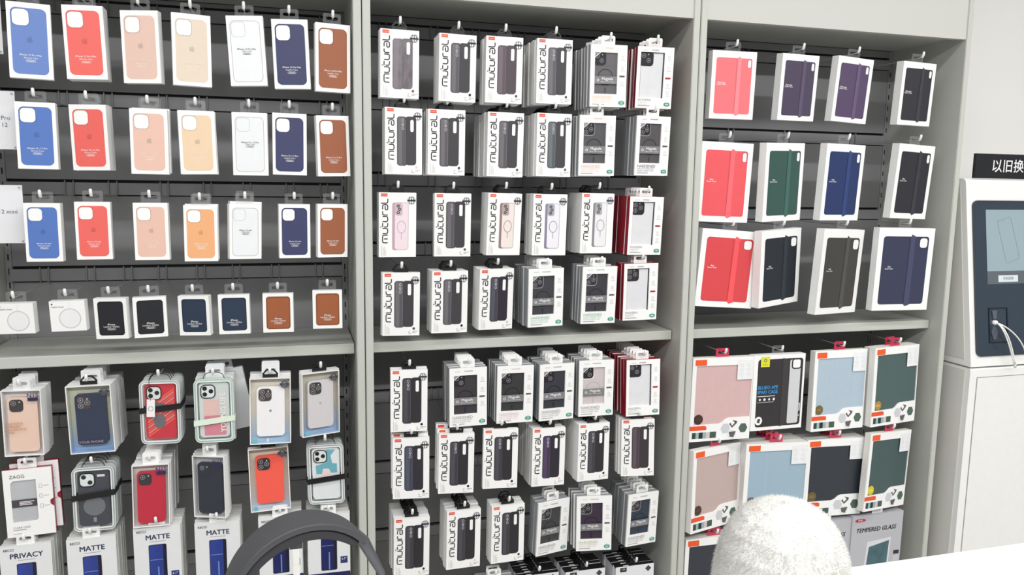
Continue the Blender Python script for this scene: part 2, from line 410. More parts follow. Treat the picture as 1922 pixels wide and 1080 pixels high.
def art_mut(t, W, H, pic, dot, band):
    obj('brand_tag', cached(('bt', W), lambda: MB().flat([rect(-0.445 * W, -0.27 * W, -0.062 * H, -0.016 * H)], Y1)), ORANGE, t)
    obj('tag_lettering', lettering(('btl', W), [('mutural', 0.0055, -0.357 * W, -0.039 * H, 'CENTER', 0.01, 0)]), M((255, 214, 200), 0.5), t, (0, Y2, 0))
    obj('logo_lettering', cached(('mw', W), lambda: mutural_word(H, W)), INK, t)
    obj('badge', cached(('bd', W), lambda: badge(W, H, 0.105 * W)), M(band, 0.5), t)
    def small():
        mb = MB().flat([rect(-0.435 * W, -0.285 * W, -0.7955 * H, -0.7935 * H)], Y1)
        for q, (x, l) in enumerate(((-0.42, 0.155), (-0.375, 0.12), (-0.345, 0.14), (-0.315, 0.09))):
            mb.flat([rect((x - 0.008) * W, (x + 0.006) * W, -0.975 * H, (-0.975 + l) * H)], Y1)
        return mb
    obj('side_print', cached(('sp', W), small), PALEINK, t)
    if pic[0] == 'pair':
        a, b, camk = pic[1], pic[2], pic[3]
        def left(): return MB().flat([rr(-0.185 * W, 0.09 * W, -0.87 * H, -0.13 * H, 0.075 * W)], Y1)
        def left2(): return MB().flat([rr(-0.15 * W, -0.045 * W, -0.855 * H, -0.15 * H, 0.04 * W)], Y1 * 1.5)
        def right(): return MB().flat([rr(0.035 * W, 0.335 * W, -0.86 * H, -0.125 * H, 0.085 * W), rr(0.175 * W, 0.265 * W, -0.355 * H, -0.175 * H, 0.035 * W)], Y2)
        def slot(): return MB().flat([rr(0.175 * W, 0.265 * W, -0.355 * H, -0.175 * H, 0.035 * W)], Y2)
        def edge(): return MB().flat([rect(0.03 * W, 0.042 * W, -0.83 * H, -0.18 * H)], Y3)
        gl = pic[3] == 2
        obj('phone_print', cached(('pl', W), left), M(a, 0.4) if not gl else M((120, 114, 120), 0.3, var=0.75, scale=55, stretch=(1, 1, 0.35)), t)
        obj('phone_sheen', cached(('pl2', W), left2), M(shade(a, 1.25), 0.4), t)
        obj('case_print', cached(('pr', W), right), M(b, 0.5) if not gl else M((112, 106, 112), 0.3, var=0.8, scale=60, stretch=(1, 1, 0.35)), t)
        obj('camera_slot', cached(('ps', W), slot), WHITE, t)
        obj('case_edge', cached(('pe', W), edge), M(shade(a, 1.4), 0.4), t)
        if camk == 1:
            def cams():
                mb = MB()
                for z in (-0.185, -0.245, -0.305): mb.flat([circ(-0.025 * W, z * H, 0.047 * W, 12, 0.75), circ(-0.025 * W, z * H, 0.026 * W, 12, 0.75)], Y2)
                return mb.flat([circ(-0.03 * W, -0.25 * H, 0.017 * W, 8)], Y3)
            obj('camera_print', cached(('pc', W), cams), M((176, 172, 180), 0.3), t)
    else:
        tint, edge = pic[1], pic[2]
        x0, x1, z0, z1 = -0.125 * W, 0.29 * W, -0.885 * H, -0.15 * H
        obj('phone_side', cached(('mp0', W), lambda: MB().flat([rr(x0 - 0.02 * W, x0 + 0.14 * W, z0 - 0.004 * H, z1 - 0.004 * H, 0.05 * W)], Y1)), M(edge, 0.35), t)
        obj('case_print', cached(('mp1', W), lambda: MB().flat([rr(x0 + 0.04 * W, x1, z0, z1, 0.075 * W)], Y1 * 1.5)), M(tint, 0.4), t)
        def lines():
            mb = MB().flat([rr(x0 + 0.04 * W, x1, z0, z1, 0.075 * W), rr(x0 + 0.05 * W, x1 - 0.01 * W, z0 + 0.01 * W, z1 - 0.01 * W, 0.066 * W)], Y2)
            cx, cz = (x0 + x1) / 2 + 0.02 * W, -0.53 * H
            mb.flat([circ(cx, cz, 0.168 * W, 28, 0.72), circ(cx, cz, 0.150 * W, 28, 0.70)], Y2)
            return mb.flat([rect(cx - 0.008 * W, cx + 0.008 * W, cz - 0.33 * W, cz - 0.168 * W)], Y2)
        obj('ring_print', cached(('mp2', W), lines), M(edge, 0.35), t)
        mx0, mx1, mz0, mz1 = x0 + 0.055 * W, x0 + 0.255 * W, -0.355 * H, -0.158 * H
        obj('camera_plate', cached(('mp3', W), lambda: MB().flat([rr(mx0, mx1, mz0, mz1, 0.06 * W)], Y2)), M(tuple(int(v * 0.5 + 105) for v in edge), 0.3), t)
        def lens():
            mb = MB()
            for q, z in enumerate((0.24, 0.5, 0.76)): mb.flat([circ(mx0 + (0.085 if q != 1 else 0.12) * W, mz1 + (mz0 - mz1) * z, 0.044 * W, 12), circ(mx0 + (0.085 if q != 1 else 0.12) * W, mz1 + (mz0 - mz1) * z, 0.018 * W, 10)], Y3)
            return mb
        obj('camera_print', cached(('mp4', W), lens), M((92, 84, 92), 0.2), t)
    if dot:
        obj('colour_dot', cached(('cd', W), lambda: MB().flat([circ(0.345 * W, -0.888 * H, 0.036 * W, 14)], Y1)), M(dot, 0.5), t)
        def icons():
            mb = MB()
            for x, z, l in ((0.2, 0.928, 0.05), (0.31, 0.928, 0.15), (0.2, 0.948, 0.04), (0.31, 0.948, 0.08), (0.2, 0.968, 0.09)): mb.flat([rect(x * W, (x + l) * W, -(z + 0.007) * H, -z * H)], Y1)
            return mb
        obj('icon_print', cached(('ic', W), icons), GREYINK, t)

# ---- window boxes
def icons_col(W, H, x, mod):
    mb = MB()
    for z in ((0.17, 0.34, 0.62, 0.74) if mod else (0.2, 0.37, 0.61)):
        mb.flat([rr((x - 0.035) * W, (x + 0.035) * W, -(z + 0.028) * H, -(z - 0.028) * H, 0.02 * W), rr((x - 0.026) * W, (x + 0.026) * W, -(z + 0.022) * H, -(z - 0.022) * H, 0.015 * W)], Y1)
        mb.flat([rect((x - 0.06) * W, (x + 0.08) * W, -(z + 0.05) * H, -(z + 0.043) * H)], Y1)
        mb.flat([circ(x * W, -z * H, 0.012 * W, 8)], Y1)
    return mb
def art_window(t, W, H, T, kind, case, ink, lenses):
    mod = kind == 'mod'
    hx0, hx1, hz0, hz1 = ((-0.405, 0.25, -0.828, -0.088) if mod else (-0.385, 0.24, -0.79, -0.125))
    hole = rect(hx0 * W, hx1 * W, hz0 * H, hz1 * H)
    out = rect(-W / 2, W / 2, -H, 0)
    dp = 0.006
    obj('front_frame', cached(('ff', kind), lambda: MB().prism([out, hole], 0, dp)), WHITE, t)
    if mod: obj('side_wrap', cached('ffm', lambda: MB().prism([rect(-W / 2 - 0.0003, W / 2 + 0.0003, -H - 0.0003, 0.0003), out], 0.0003, dp)), M((150, 16, 38), 0.4), t)
    tray = M((150, 16, 38), 0.4) if mod else M((150, 154, 158), 0.5)
    obj('tray', cached(('tray', kind, T), lambda: MB().box(-W / 2 + 0.0003, W / 2 - 0.0003, dp, T, -H + 0.0003, -0.0003)), tray, t)
    yb = dp - 0.0006
    obj('phone_case', cached(('pcs', kind), lambda: MB().flat([rect(hx0 * W - 0.001, hx1 * W + 0.001, hz0 * H - 0.001, hz1 * H + 0.001)], yb)), M(case, 0.35, var=0.06), t)
    dk = M((38, 36, 42), 0.3)
    if mod:
        obj('case_bumper', cached('bump', lambda: MB().flat([rect(hx0 * W, hx0 * W + 0.022 * W, hz0 * H, hz1 * H)], yb - 0.0003).flat([rect(hx1 * W - 0.03 * W, hx1 * W, hz0 * H, hz1 * H)], yb - 0.0003).flat([rect(hx0 * W, hx1 * W, hz1 * H - 0.012 * H, hz1 * H)], yb - 0.0003)), dk, t)
        cx0, cx1, cz0, cz1 = hx0 * W, hx0 * W + 0.36 * W, hz1 * H - 0.225 * H, hz1 * H
    else:
        cx0, cx1, cz0, cz1 = hx0 * W, hx0 * W + 0.31 * W, hz1 * H - 0.20 * H, hz1 * H
    light = sum(case) > 420
    obj('camera_plate', cached(('cpl', kind), lambda: MB().flat([rr(cx0 - 0.02 * W, cx1, cz0, cz1 + 0.02 * W, 0.09 * W)], yb - 0.0006)), dk, t)
    if not mod:
        obj('camera_rim', cached('crim', lambda: MB().flat([rr(cx0 - 0.03 * W, cx1 + 0.015 * W, cz0 - 0.02 * W, cz1 + 0.03 * W, 0.1 * W), rr(cx0 - 0.02 * W, cx1, cz0, cz1 + 0.02 * W, 0.09 * W)], yb - 0.0006)), M((245, 240, 240) if light else (150, 148, 150) if lenses == 3 else (64, 62, 68), 0.3), t)
    lp = [(0.08, 0.055), (0.08, 0.145), (0.215, 0.10)] if lenses == 3 else [(0.08, 0.055), (0.2, 0.125)]
    def lens():
        mb = MB()
        for a, b in lp:
            x, z = cx0 + a * W * (1.15 if mod else 1.0), cz1 - b * H * 1.05
            mb.flat([circ(x, z, 0.058 * W, 16), circ(x, z, 0.046 * W, 16)], yb - 0.0009).flat([circ(x, z, 0.02 * W, 10)], yb - 0.0009)
        return mb.flat([circ(cx0 + 0.215 * W, cz1 - 0.035 * H, 0.02 * W, 10)], yb - 0.0009)
    obj('camera_lenses', cached(('lens', kind, lenses), lens), M((150, 148, 152), 0.2), t)
    if not mod:
        cx = (hx0 + hx1) / 2 * W
        obj('magnet_ring', cached('mring', lambda: MB().flat([circ(cx, -0.52 * H, 0.215 * W, 32), circ(cx, -0.52 * H, 0.185 * W, 32)], yb - 0.0004).flat([rect(cx - 0.02 * W, cx + 0.02 * W, -0.77 * H, -0.69 * H)], yb - 0.0004)), M(shade(case, 0.62 if not light else 0.93), 0.4), t)
        obj('corner_flag', cached('cfl', lambda: MB().flat([[(hx0 * W, hz1 * H), (hx0 * W, hz1 * H - 0.12 * W), (hx0 * W + 0.15 * W, hz1 * H)]], 0.0005)), M((150, 150, 152), 0.5), t)
        obj('corner_flag_edge', cached('cfe', lambda: MB().flat([[(hx0 * W, hz1 * H - 0.12 * W), (hx0 * W, hz1 * H - 0.135 * W), (hx0 * W + 0.17 * W, hz1 * H), (hx0 * W + 0.15 * W, hz1 * H)]], 0.0005)), WHITE, t)
        obj('window_band', cached('wbd', lambda: MB().flat([rect(hx0 * W, hx1 * W, -0.63 * H, -0.505 * H)], 0.0005)), M((128, 128, 130), 0.5), t)
        obj('band_lettering', lettering('magsafe', [('Magsafe', 0.0118, -0.03 * W, -0.547 * H, 'CENTER', 0.012, 0), ('magnetic wireless charging', 0.0042, -0.035 * W, -0.592 * H, 'CENTER', 0, 0)]), M((245, 245, 245), 0.5), t, (0, 0.0002, 0))
        obj('band_icon', cached('bicon', lambda: MB().flat([circ(-0.29 * W, -0.57 * H, 0.035 * W, 14), circ(-0.29 * W, -0.57 * H, 0.022 * W, 14)], 0.0002)), M((235, 235, 235), 0.5), t)
    ix = 0.375 if not mod else 0.37
    obj('icon_column', cached(('icc', kind), lambda: icons_col(W, H, ix, mod)), M((196, 197, 196), 0.6), t)
    obj('arrow_pill', cached(('apl', kind), lambda: MB().flat([[((ix - 0.08) * W, -0.485 * H), ((ix + 0.05) * W, -0.485 * H), ((ix + 0.085) * W, -0.5 * H), ((ix + 0.05) * W, -0.515 * H), ((ix - 0.08) * W, -0.515 * H)]], Y1)), M((170, 30, 50), 0.5) if mod else M((96, 92, 92), 0.5), t)
    obj('title_lettering', lettering(('tt', kind), [('mutural', 0.0056, -0.36 * W, -0.055 * H, 'LEFT', 0, 0), ('MODERN' if mod else 'HARDENED', 0.0056, -0.12 * W, -0.055 * H, 'LEFT', 0.02, 0)]), M(ink if not mod else (150, 140, 135), 0.6), t, (0, Y1, 0))
    if mod:
        lines = [('MODERN', 0.0105, -0.43 * W, -0.868 * H, 'LEFT', 0.005, 0), ('Design Series', 0.0058, -0.43 * W, -0.905 * H, 'LEFT', 0, 0), ('Protective case', 0.0045, -0.43 * W, -0.935 * H, 'LEFT', 0, 0)]
    else:
        lines = [('HARDENED', 0.0125, -0.43 * W, -0.845 * H, 'LEFT', 0.01, 0), ('SCRATCH-RESISTANT', 0.0065, -0.43 * W, -0.888 * H, 'LEFT', 0, 0), ('DESIGN SERIES CASE', 0.0065, -0.43 * W, -0.922 * H, 'LEFT', 0, 0)]
    obj('name_lettering', lettering(('nl', kind), lines), M(ink, 0.6), t, (0, Y1, 0))
    obj('small_print', cached(('smp', kind), lambda: MB().flat([rect(-0.43 * W, -0.1 * W, -0.965 * H, -0.952 * H)], Y1)), M((165, 165, 165), 0.6), t)
    obj('green_badge', cached(('gb', kind), lambda: MB().flat([rr(0.29 * W, 0.455 * W, -0.955 * H, -0.905 * H, 0.02 * W)], Y1).flat([circ(0.372 * W, -0.93 * H, 0.065 * W, 18), circ(0.372 * W, -0.93 * H, 0.055 * W, 18)], Y1)), M((66, 158, 134), 0.5), t)
    obj('badge_print', cached(('gb2', kind), lambda: MB().flat([rect(0.325 * W, 0.42 * W, -0.937 * H, -0.923 * H)], Y2)), M((214, 236, 228), 0.5), t)

# ---- tablet folio boxes
def art_folio(t, W, H, rgb, square, text):
    x0, x1, z0, z1 = -0.41 * W, 0.405 * W, -0.925 * H, -0.10 * H
    r = 0.045 * W
    cw, ch = (0.135 * W, 0.115 * H) if square else (0.075 * W, 0.115 * H)
    cx1 = x1 - 0.025 * W; cz1 = z1 - 0.02 * H
    hole = rr(cx1 - cw, cx1, cz1 - ch, cz1, min(cw, ch) * (0.3 if square else 0.48))
    fx = 0.09 * W; fw = 0.05 * W; sp = 0.026 * H
    obj('folio_print', cached(('fol', W, H), lambda: MB().flat([rr(x0, x1, z0, z1, r), hole], Y1)), M(rgb, 0.5, var=0.03), t)
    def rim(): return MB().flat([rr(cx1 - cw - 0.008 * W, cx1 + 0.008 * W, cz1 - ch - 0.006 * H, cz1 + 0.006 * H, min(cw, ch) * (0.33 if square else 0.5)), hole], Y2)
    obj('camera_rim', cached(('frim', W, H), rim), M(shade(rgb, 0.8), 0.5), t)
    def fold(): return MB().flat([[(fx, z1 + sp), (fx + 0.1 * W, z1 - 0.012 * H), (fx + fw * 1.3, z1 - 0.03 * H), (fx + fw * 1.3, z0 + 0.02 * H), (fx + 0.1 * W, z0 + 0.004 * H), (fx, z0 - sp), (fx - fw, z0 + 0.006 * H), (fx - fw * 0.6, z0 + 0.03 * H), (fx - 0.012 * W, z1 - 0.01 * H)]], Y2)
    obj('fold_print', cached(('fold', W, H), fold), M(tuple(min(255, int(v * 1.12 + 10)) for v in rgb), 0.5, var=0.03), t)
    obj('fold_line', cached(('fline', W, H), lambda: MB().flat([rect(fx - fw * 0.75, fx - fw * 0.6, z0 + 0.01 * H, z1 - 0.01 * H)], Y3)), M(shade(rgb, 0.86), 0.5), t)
    obj('box_lettering', lettering(('fol', W, text), [(text[0], 0.0075, x0 + 0.14 * W, -0.468 * H, 'CENTER', 0.015, 0), (text[1], 0.0075, x0 + 0.14 * W, -0.492 * H, 'CENTER', 0, 0)]), M((248, 246, 246), 0.5), t, (0, Y2, 0))

def art_tablet_case(t, W, H, T, rgb, sticker):
    dp = 0.004
    hole = [(-0.435 * W, -0.095 * H), (-0.435 * W, -0.80 * H), (-0.02 * W, -0.80 * H), (0.03 * W, -0.785 * H), (0.09 * W, -0.745 * H), (0.14 * W, -0.733 * H), (0.485 * W, -0.733 * H), (0.485 * W, -0.095 * H)]
    out = rect(-W / 2, W / 2, -H, 0)
    obj('front_frame', cached(('tf', W), lambda: MB().prism([out, hole], 0, dp)), WHITE, t)
    obj('tray', cached(('tt', W, T), lambda: MB().box(-W / 2 + 0.0003, W / 2 - 0.0003, dp, T, -H, -0.0003)), OFFWHITE, t)
    obj('tablet_cover', cached(('tcv', W), lambda: MB().flat([rect(-0.44 * W, 0.49 * W, -0.81 * H, -0.09 * H)], dp - 0.0005)), M(rgb, 0.45, var=0.04), t)
    obj('cover_crease', cached(('tcc', W), lambda: MB().flat([rect(-0.155 * W, -0.147 * W, -0.80 * H, -0.095 * H)], dp - 0.0008).flat([rect(0.235 * W, 0.24 * W, -0.733 * H, -0.095 * H)], dp - 0.0008)), M(shade(rgb, 1.06), 0.4), t)
    obj('window_film', cached(('tfl', W), lambda: MB().flat([rect(-0.44 * W, 0.49 * W, -0.81 * H, -0.09 * H)], dp - 0.0018)), FILM, t)
    obj('brand_tag', cached(('tbt', W), lambda: MB().flat([rect(-0.46 * W, -0.275 * W, -0.09 * H, -0.02 * H)], Y1)), M((238, 92, 36), 0.5), t)
    obj('brand_strip', cached(('tbs', W), lambda: MB().flat([[(-0.5 * W, -0.865 * H), (-0.5 * W, -0.812 * H), (-0.26 * W, -0.812 * H), (-0.225 * W, -0.825 * H), (-0.225 * W, -0.865 * H)]], Y1)), M((236, 84, 40), 0.5), t)
    obj('manual_slip', cached(('tms', W), lambda: MB().flat([rect(0.235 * W, 0.49 * W, -0.275 * H, -0.04 * H)], Y2)), M((238, 240, 242), 0.5), t)
    def sketch():
        mb = MB()
        for q in range(2):
            for k in range(3):
                x = (0.27 + q * 0.12) * W; z = -(0.10 + k * 0.055) * H
                stroke(mb, [(x, z), (x + 0.05 * W, z - 0.03 * H), (x + 0.065 * W, z + 0.005 * H), (x + 0.02 * W, z + 0.01 * H), (x, z)], 0.0006, Y3)
        return mb
    obj('slip_drawing', cached(('tsk', W), sketch), M((176, 180, 184), 0.6), t)
    def sw(i0, cols): return MB()
    xs = [(-0.455, -0.395, (54, 60, 66)), (-0.395, -0.345, (150, 190, 180)), (-0.345, -0.28, (22, 32, 38)), (-0.28, -0.225, (150, 176, 182)), (-0.225, -0.17, (214, 198, 194)), (-0.165, -0.06, (62, 88, 78))]
    for a, b, c in xs:
        obj('colour_swatch', cached(('sw', W, a), lambda: MB().flat([rect(a * W, b * W, -0.965 * H, -0.89 * H)], Y1)), M(c, 0.5), t)
    def hexa(cx, cz, r): return [(cx + r * math.cos(R(60 * k)), cz + r * math.sin(R(60 * k)) * 1.05) for k in range(6)]
    obj('hexagon_print', cached(('hx1', W), lambda: MB().flat([hexa(0.385 * W, -0.865 * H, 0.075 * W)], Y1)), M((78, 100, 92), 0.5), t)
    obj('hexagon_outline', cached(('hx2', W), lambda: MB().flat([hexa(0.09 * W, -0.86 * H, 0.08 * W)], Y1).flat([hexa(0.2 * W, -0.94 * H, 0.07 * W), hexa(0.2 * W, -0.94 * H, 0.064 * W)], Y1)), M((206, 208, 214), 0.5), t)
    def gad():
        mb = MB()
        stroke(mb, [(0.16 * W, -0.80 * H), (0.2 * W, -0.845 * H), (0.27 * W, -0.79 * H)], 0.03 * W, Y2)
        return mb.flat([[(0.15 * W, -0.905 * H), (0.27 * W, -0.90 * H), (0.23 * W, -0.975 * H), (0.17 * W, -0.965 * H)]], Y2).flat([[(0.2 * W, -0.76 * H), (0.29 * W, -0.78 * H), (0.25 * W, -0.80 * H)]], Y2)
    obj('stand_print', cached(('hx3', W), gad), M((92, 92, 92), 0.5), t)
    obj('round_sticker', cached(('rst', W), lambda: MB().flat([circ(-0.36 * W, -0.735 * H, 0.075 * W, 26)], dp - 0.0024)), M(sticker, 0.35), t)
    obj('sticker_lettering', lettering(('rst', W), [('APPLE', 0.006, -0.36 * W, -0.727 * H, 'CENTER', 0, 0), ('iPad', 0.006, -0.36 * W, -0.75 * H, 'CENTER', 0, 0)]) if False else cached(('rsl', W), lambda: MB().flat([rect(-0.40 * W, -0.32 * W, -0.745 * H, -0.737 * H)], dp - 0.0026).flat([rect(-0.39 * W, -0.33 * W, -0.728 * H, -0.722 * H)], dp - 0.0026)), M(shade(sticker, 1.5), 0.4), t)

def art_blue_ape(t, W, H):
    obj('case_print', cached('ba1', lambda: MB().flat([rr(-0.42 * W, 0.46 * W, -0.955 * H, -0.055 * H, 0.05 * W)], Y1)), M((46, 42, 46), 0.5), t)
    obj('clear_panel_print', cached('ba2', lambda: MB().flat([rr(0.2 * W, 0.415 * W, -0.93 * H, -0.075 * H, 0.03 * W)], Y2)), M((208, 210, 212), 0.4), t)
    obj('camera_rim', cached('ba3', lambda: MB().flat([rr(0.235 * W, 0.43 * W, -0.2 * H, -0.06 * H, 0.05 * W)], Y3)), M((40, 38, 42), 0.5), t)
    obj('camera_hole', cached('ba4', lambda: MB().flat([rr(0.258 * W, 0.405 * W, -0.185 * H, -0.075 * H, 0.035 * W)], Y3 * 1.3)), WHITE, t)
    obj('fold_print', cached('ba5', lambda: MB().flat([[(0.06 * W, -0.045 * H), (0.17 * W, -0.075 * H), (0.2 * W, -0.9 * H), (0.19 * W, -0.93 * H), (0.06 * W, -0.965 * H)]], Y3)), M((58, 54, 58), 0.5), t)
    obj('pencil_slot', cached('ba6', lambda: MB().flat([rr(0.425 * W, 0.442 * W, -0.77 * H, -0.66 * H, 0.006 * W)], Y2).flat([circ(0.43 * W, -0.83 * H, 0.01 * W, 10)], Y2)), WHITE, t)
    obj('yellow_label', cached('ba7', lambda: MB().flat([rect(-0.37 * W, -0.2 * W, -0.155 * H, -0.02 * H)], Y3)), M((226, 222, 50), 0.5), t)
    obj('label_mark', cached('ba8', lambda: MB().flat([circ(-0.285 * W, -0.07 * H, 0.03 * W, 16), circ(-0.285 * W, -0.07 * H, 0.018 * W, 16)], Y3 * 1.4)), M((40, 110, 110), 0.5), t)
    obj('label_lettering', lettering('bal', [('BLUEO', 0.0062, -0.285 * W, -0.125 * H, 'CENTER', 0, 0)]), M((150, 150, 30), 0.5), t, (0, Y3 * 1.4, 0))
    obj('name_lettering', lettering('ban', [('BLUEO APE', 0.0165, -0.205 * W, -0.43 * H, 'CENTER', 0.03, 0), ('IPAD CASE', 0.0172, -0.205 * W, -0.492 * H, 'CENTER', 0.03, 0)]), M((52, 150, 214), 0.5), t, (0, Y2, 0))
    def ic():
        mb = MB()
        for k in range(4): mb.flat([circ((-0.35 + 0.09 * k) * W, -0.588 * H, 0.024 * W, (4, 8, 4, 8)[k])], Y2)
        return mb.flat([rect(-0.4 * W, -0.06 * W, -0.548 * H, -0.54 * H)], Y2).flat([rect(-0.4 * W, -0.08 * W, -0.626 * H, -0.622 * H)], Y2)
    obj('icon_print', cached('ba9', ic), M((235, 233, 233), 0.5), t)
    obj('round_sticker', cached('ba10', lambda: MB().flat([circ(-0.355 * W, -0.87 * H, 0.072 * W, 24)], Y2)), WHITE, t)
    obj('sticker_print', cached('ba11', lambda: MB().flat([[(-0.375 * W, -0.845 * H), (-0.32 * W, -0.84 * H), (-0.335 * W, -0.9 * H), (-0.385 * W, -0.89 * H)]], Y3)), M((70, 66, 66), 0.5), t)

def art_glass_film(t, W, H, word):
    blue = word != 'NONE'
    obj('phone_print', cached('rf1', lambda: MB().flat([rr(-0.19 * W, 0.19 * W, -0.895 * H, -0.265 * H, 0.035 * W)], Y1)), M((24, 26, 48), 0.3), t)
    def scr(): return MB().flat([rr(-0.175 * W, 0.115 * W, -0.88 * H, -0.275 * H, 0.03 * W)], Y2)
    obj('screen_print', cached('rf2', scr), M((44, 62, 140) if blue else (30, 36, 92), 0.25, var=0.5, scale=14, stretch=(1, 1, 0.6)), t)
    obj('screen_flare', cached('rf4', lambda: MB().flat([rect(-0.17 * W, 0.11 * W, -0.50 * H, -0.49 * H)], Y3).flat([rect(-0.01 * W, 0.02 * W, -0.88 * H, -0.6 * H)], Y3)), M((110, 140, 205), 0.3, var=0.3, scale=30), t)
    lines = [('RECCI', 0.0092, -0.43 * W, -0.06 * H, 'LEFT', 0.02, 0)]
    if blue: lines += [(word, 0.0205, 0.01 * W, -0.155 * H, 'CENTER', 0.026, 0)]
    obj('name_lettering', lettering(('rec', word), lines), M((40, 44, 78), 0.5), t, (0, Y1, 0))
    if blue:
        obj('small_print', cached('rf3', lambda: MB().flat([rect((-0.15 + 0.06 * k) * W, (-0.115 + 0.06 * k) * W, -0.225 * H, -0.212 * H) for k in ()] or [rect(-0.16 * W, 0.18 * W, -0.222 * H, -0.214 * H)], Y1)), M((160, 164, 178), 0.5), t)
    obj('size_label', cached('rf5', lambda: MB().flat([rect(0.27 * W, 0.44 * W, -0.80 * H, -0.69 * H)], Y1)), M((44, 54, 110), 0.5), t)
    obj('size_lettering', lettering(('rfs', blue), [('6.7"' , 0.0095, 0.355 * W, -0.73 * H, 'CENTER', 0.01, 0)] if not blue else [('6.1"', 0.0095, 0.355 * W, -0.73 * H, 'CENTER', 0.01, 0)]), M((225, 228, 240), 0.5), t, (0, Y2, 0))
    obj('bottom_band', cached('rf6', lambda: MB().flat([rect(-W / 2, W / 2, -H, -0.935 * H)], Y1)), M((26, 30, 84), 0.5), t)

def art_tempered(t, W, H):
    obj('red_tag', cached('tg1', lambda: MB().flat([rr(-0.45 * W, -0.24 * W, -0.085 * H, -0.045 * H, 0.012)], Y1)), M((188, 32, 66), 0.5), t)
    obj('tag_lettering', lettering('tgt', [('BENKS', 0.0075, -0.345 * W, -0.065 * H, 'CENTER', 0.02, 0)]), M((250, 225, 230), 0.5), t, (0, Y2, 0))
    def it():
        me = lettering('tgn0', [('TEMPERED GLASS', 0.0235, 0, 0, 'CENTER', 0.028, 0)])
        mb = MB(); mb.v = [(v.co.x + 0.22 * v.co.z - 0.02 * W, v.co.y, v.co.z - 0.2 * H) for v in me.vertices]; mb.f = [tuple(p.vertices) for p in me.polygons]
        return mb
    obj('name_lettering', cached('tgn', it), M((24, 24, 28), 0.5), t, (0, Y1, 0))
    obj('small_print', cached('tg2', lambda: MB().flat([rect(-0.25 * W, 0.17 * W, -0.262 * H, -0.248 * H)], Y1)), M((190, 190, 196), 0.5), t)
    obj('glass_print', cached('tg3', lambda: MB().flat([[(-0.24 * W, -0.95 * H), (-0.18 * W, -0.36 * H), (0.29 * W, -0.33 * H), (0.25 * W, -0.95 * H)]], Y1)), M((216, 218, 222), 0.25), t)
    obj('screen_print', cached('tg4', lambda: MB().flat([[(-0.2 * W, -0.93 * H), (-0.14 * W, -0.43 * H), (0.255 * W, -0.37 * H), (0.22 * W, -0.93 * H)]], Y2)), M((70, 104, 112), 0.3, var=0.75, scale=16), t)
    obj('size_label', cached('tg5', lambda: MB().flat([rect(0.36 * W, 0.47 * W, -0.57 * H, -0.52 * H)], Y1)), M((40, 40, 44), 0.5), t)
    obj('size_print', cached('tg6', lambda: MB().flat([rect(0.36 * W, 0.47 * W, -0.66 * H, -0.585 * H)], Y1)), M((196, 196, 204), 0.5), t)

def art_zagg(t, W, H, T):
    hole = [(-0.36 * W, -0.205 * H), (-0.30 * W, -0.165 * H), (0.165 * W, -0.165 * H), (0.165 * W, -0.75 * H), (0.12 * W, -0.785 * H), (-0.36 * W, -0.785 * H)]
    out = [(-W / 2, 0), (W / 2, 0), (W / 2, -0.47 * H), (0.43 * W, -0.50 * H), (0.43 * W, -0.56 * H), (W / 2, -0.60 * H), (W / 2, -H), (-W / 2, -H)]
    obj('front_frame', cached('zg1', lambda: MB().prism([out, hole], 0, 0.004)), WHITE, t)
    obj('tray', cached('zg2', lambda: MB().box(-W / 2 + 0.0003, W / 2 - 0.0003, 0.004, T, -H, -0.0003)), M((150, 20, 50), 0.4), t)
    obj('clear_case', cached('zg3', lambda: MB().flat([rect(-0.37 * W, 0.17 * W, -0.79 * H, -0.16 * H)], 0.0035)), M((186, 188, 192), 0.3, var=0.08, scale=20), t)
    obj('window_band', cached('zg4', lambda: MB().flat([rect(-0.36 * W, 0.165 * W, -0.56 * H, -0.45 * H)], 0.001)), M((70, 68, 72), 0.5), t)
    obj('band_print', cached('zg5', lambda: MB().flat([rect(-0.2 * W, 0.1 * W, -0.49 * H, -0.478 * H)], 0.0006).flat([rect(-0.2 * W, 0.04 * W, -0.512 * H, -0.5 * H)], 0.0006).flat([rect(-0.2 * W, 0.06 * W, -0.534 * H, -0.522 * H)], 0.0006)), M((230, 230, 232), 0.5), t)
    obj('name_lettering', lettering('zagg', [('ZAGG', 0.0135, -0.37 * W, -0.105 * H, 'LEFT', 0.005, 0), ('CLEAR CASE', 0.0075, -0.37 * W, -0.865 * H, 'LEFT', 0, 0)]), M((96, 92, 96), 0.5), t, (0, Y1, 0))
    def sp():
        mb = MB().flat([rect(-0.37 * W, -0.1 * W, -0.905 * H, -0.89 * H)], Y1).flat([rect(-0.37 * W, -0.2 * W, -0.96 * H, -0.95 * H)], Y1)
        for z in (0.27, 0.42, 0.57): mb.flat([rr(0.22 * W, 0.29 * W, -(z + 0.03) * H, -(z - 0.03) * H, 0.01 * W), rr(0.23 * W, 0.28 * W, -(z + 0.024) * H, -(z - 0.024) * H, 0.008 * W)], Y1).flat([rect(0.31 * W, 0.42 * W, -(z + 0.005) * H, -(z - 0.005) * H)], Y1)
        return mb
    obj('small_print', cached('zg6', sp), M((180, 178, 180), 0.5), t)['kind'] = 'stuff'

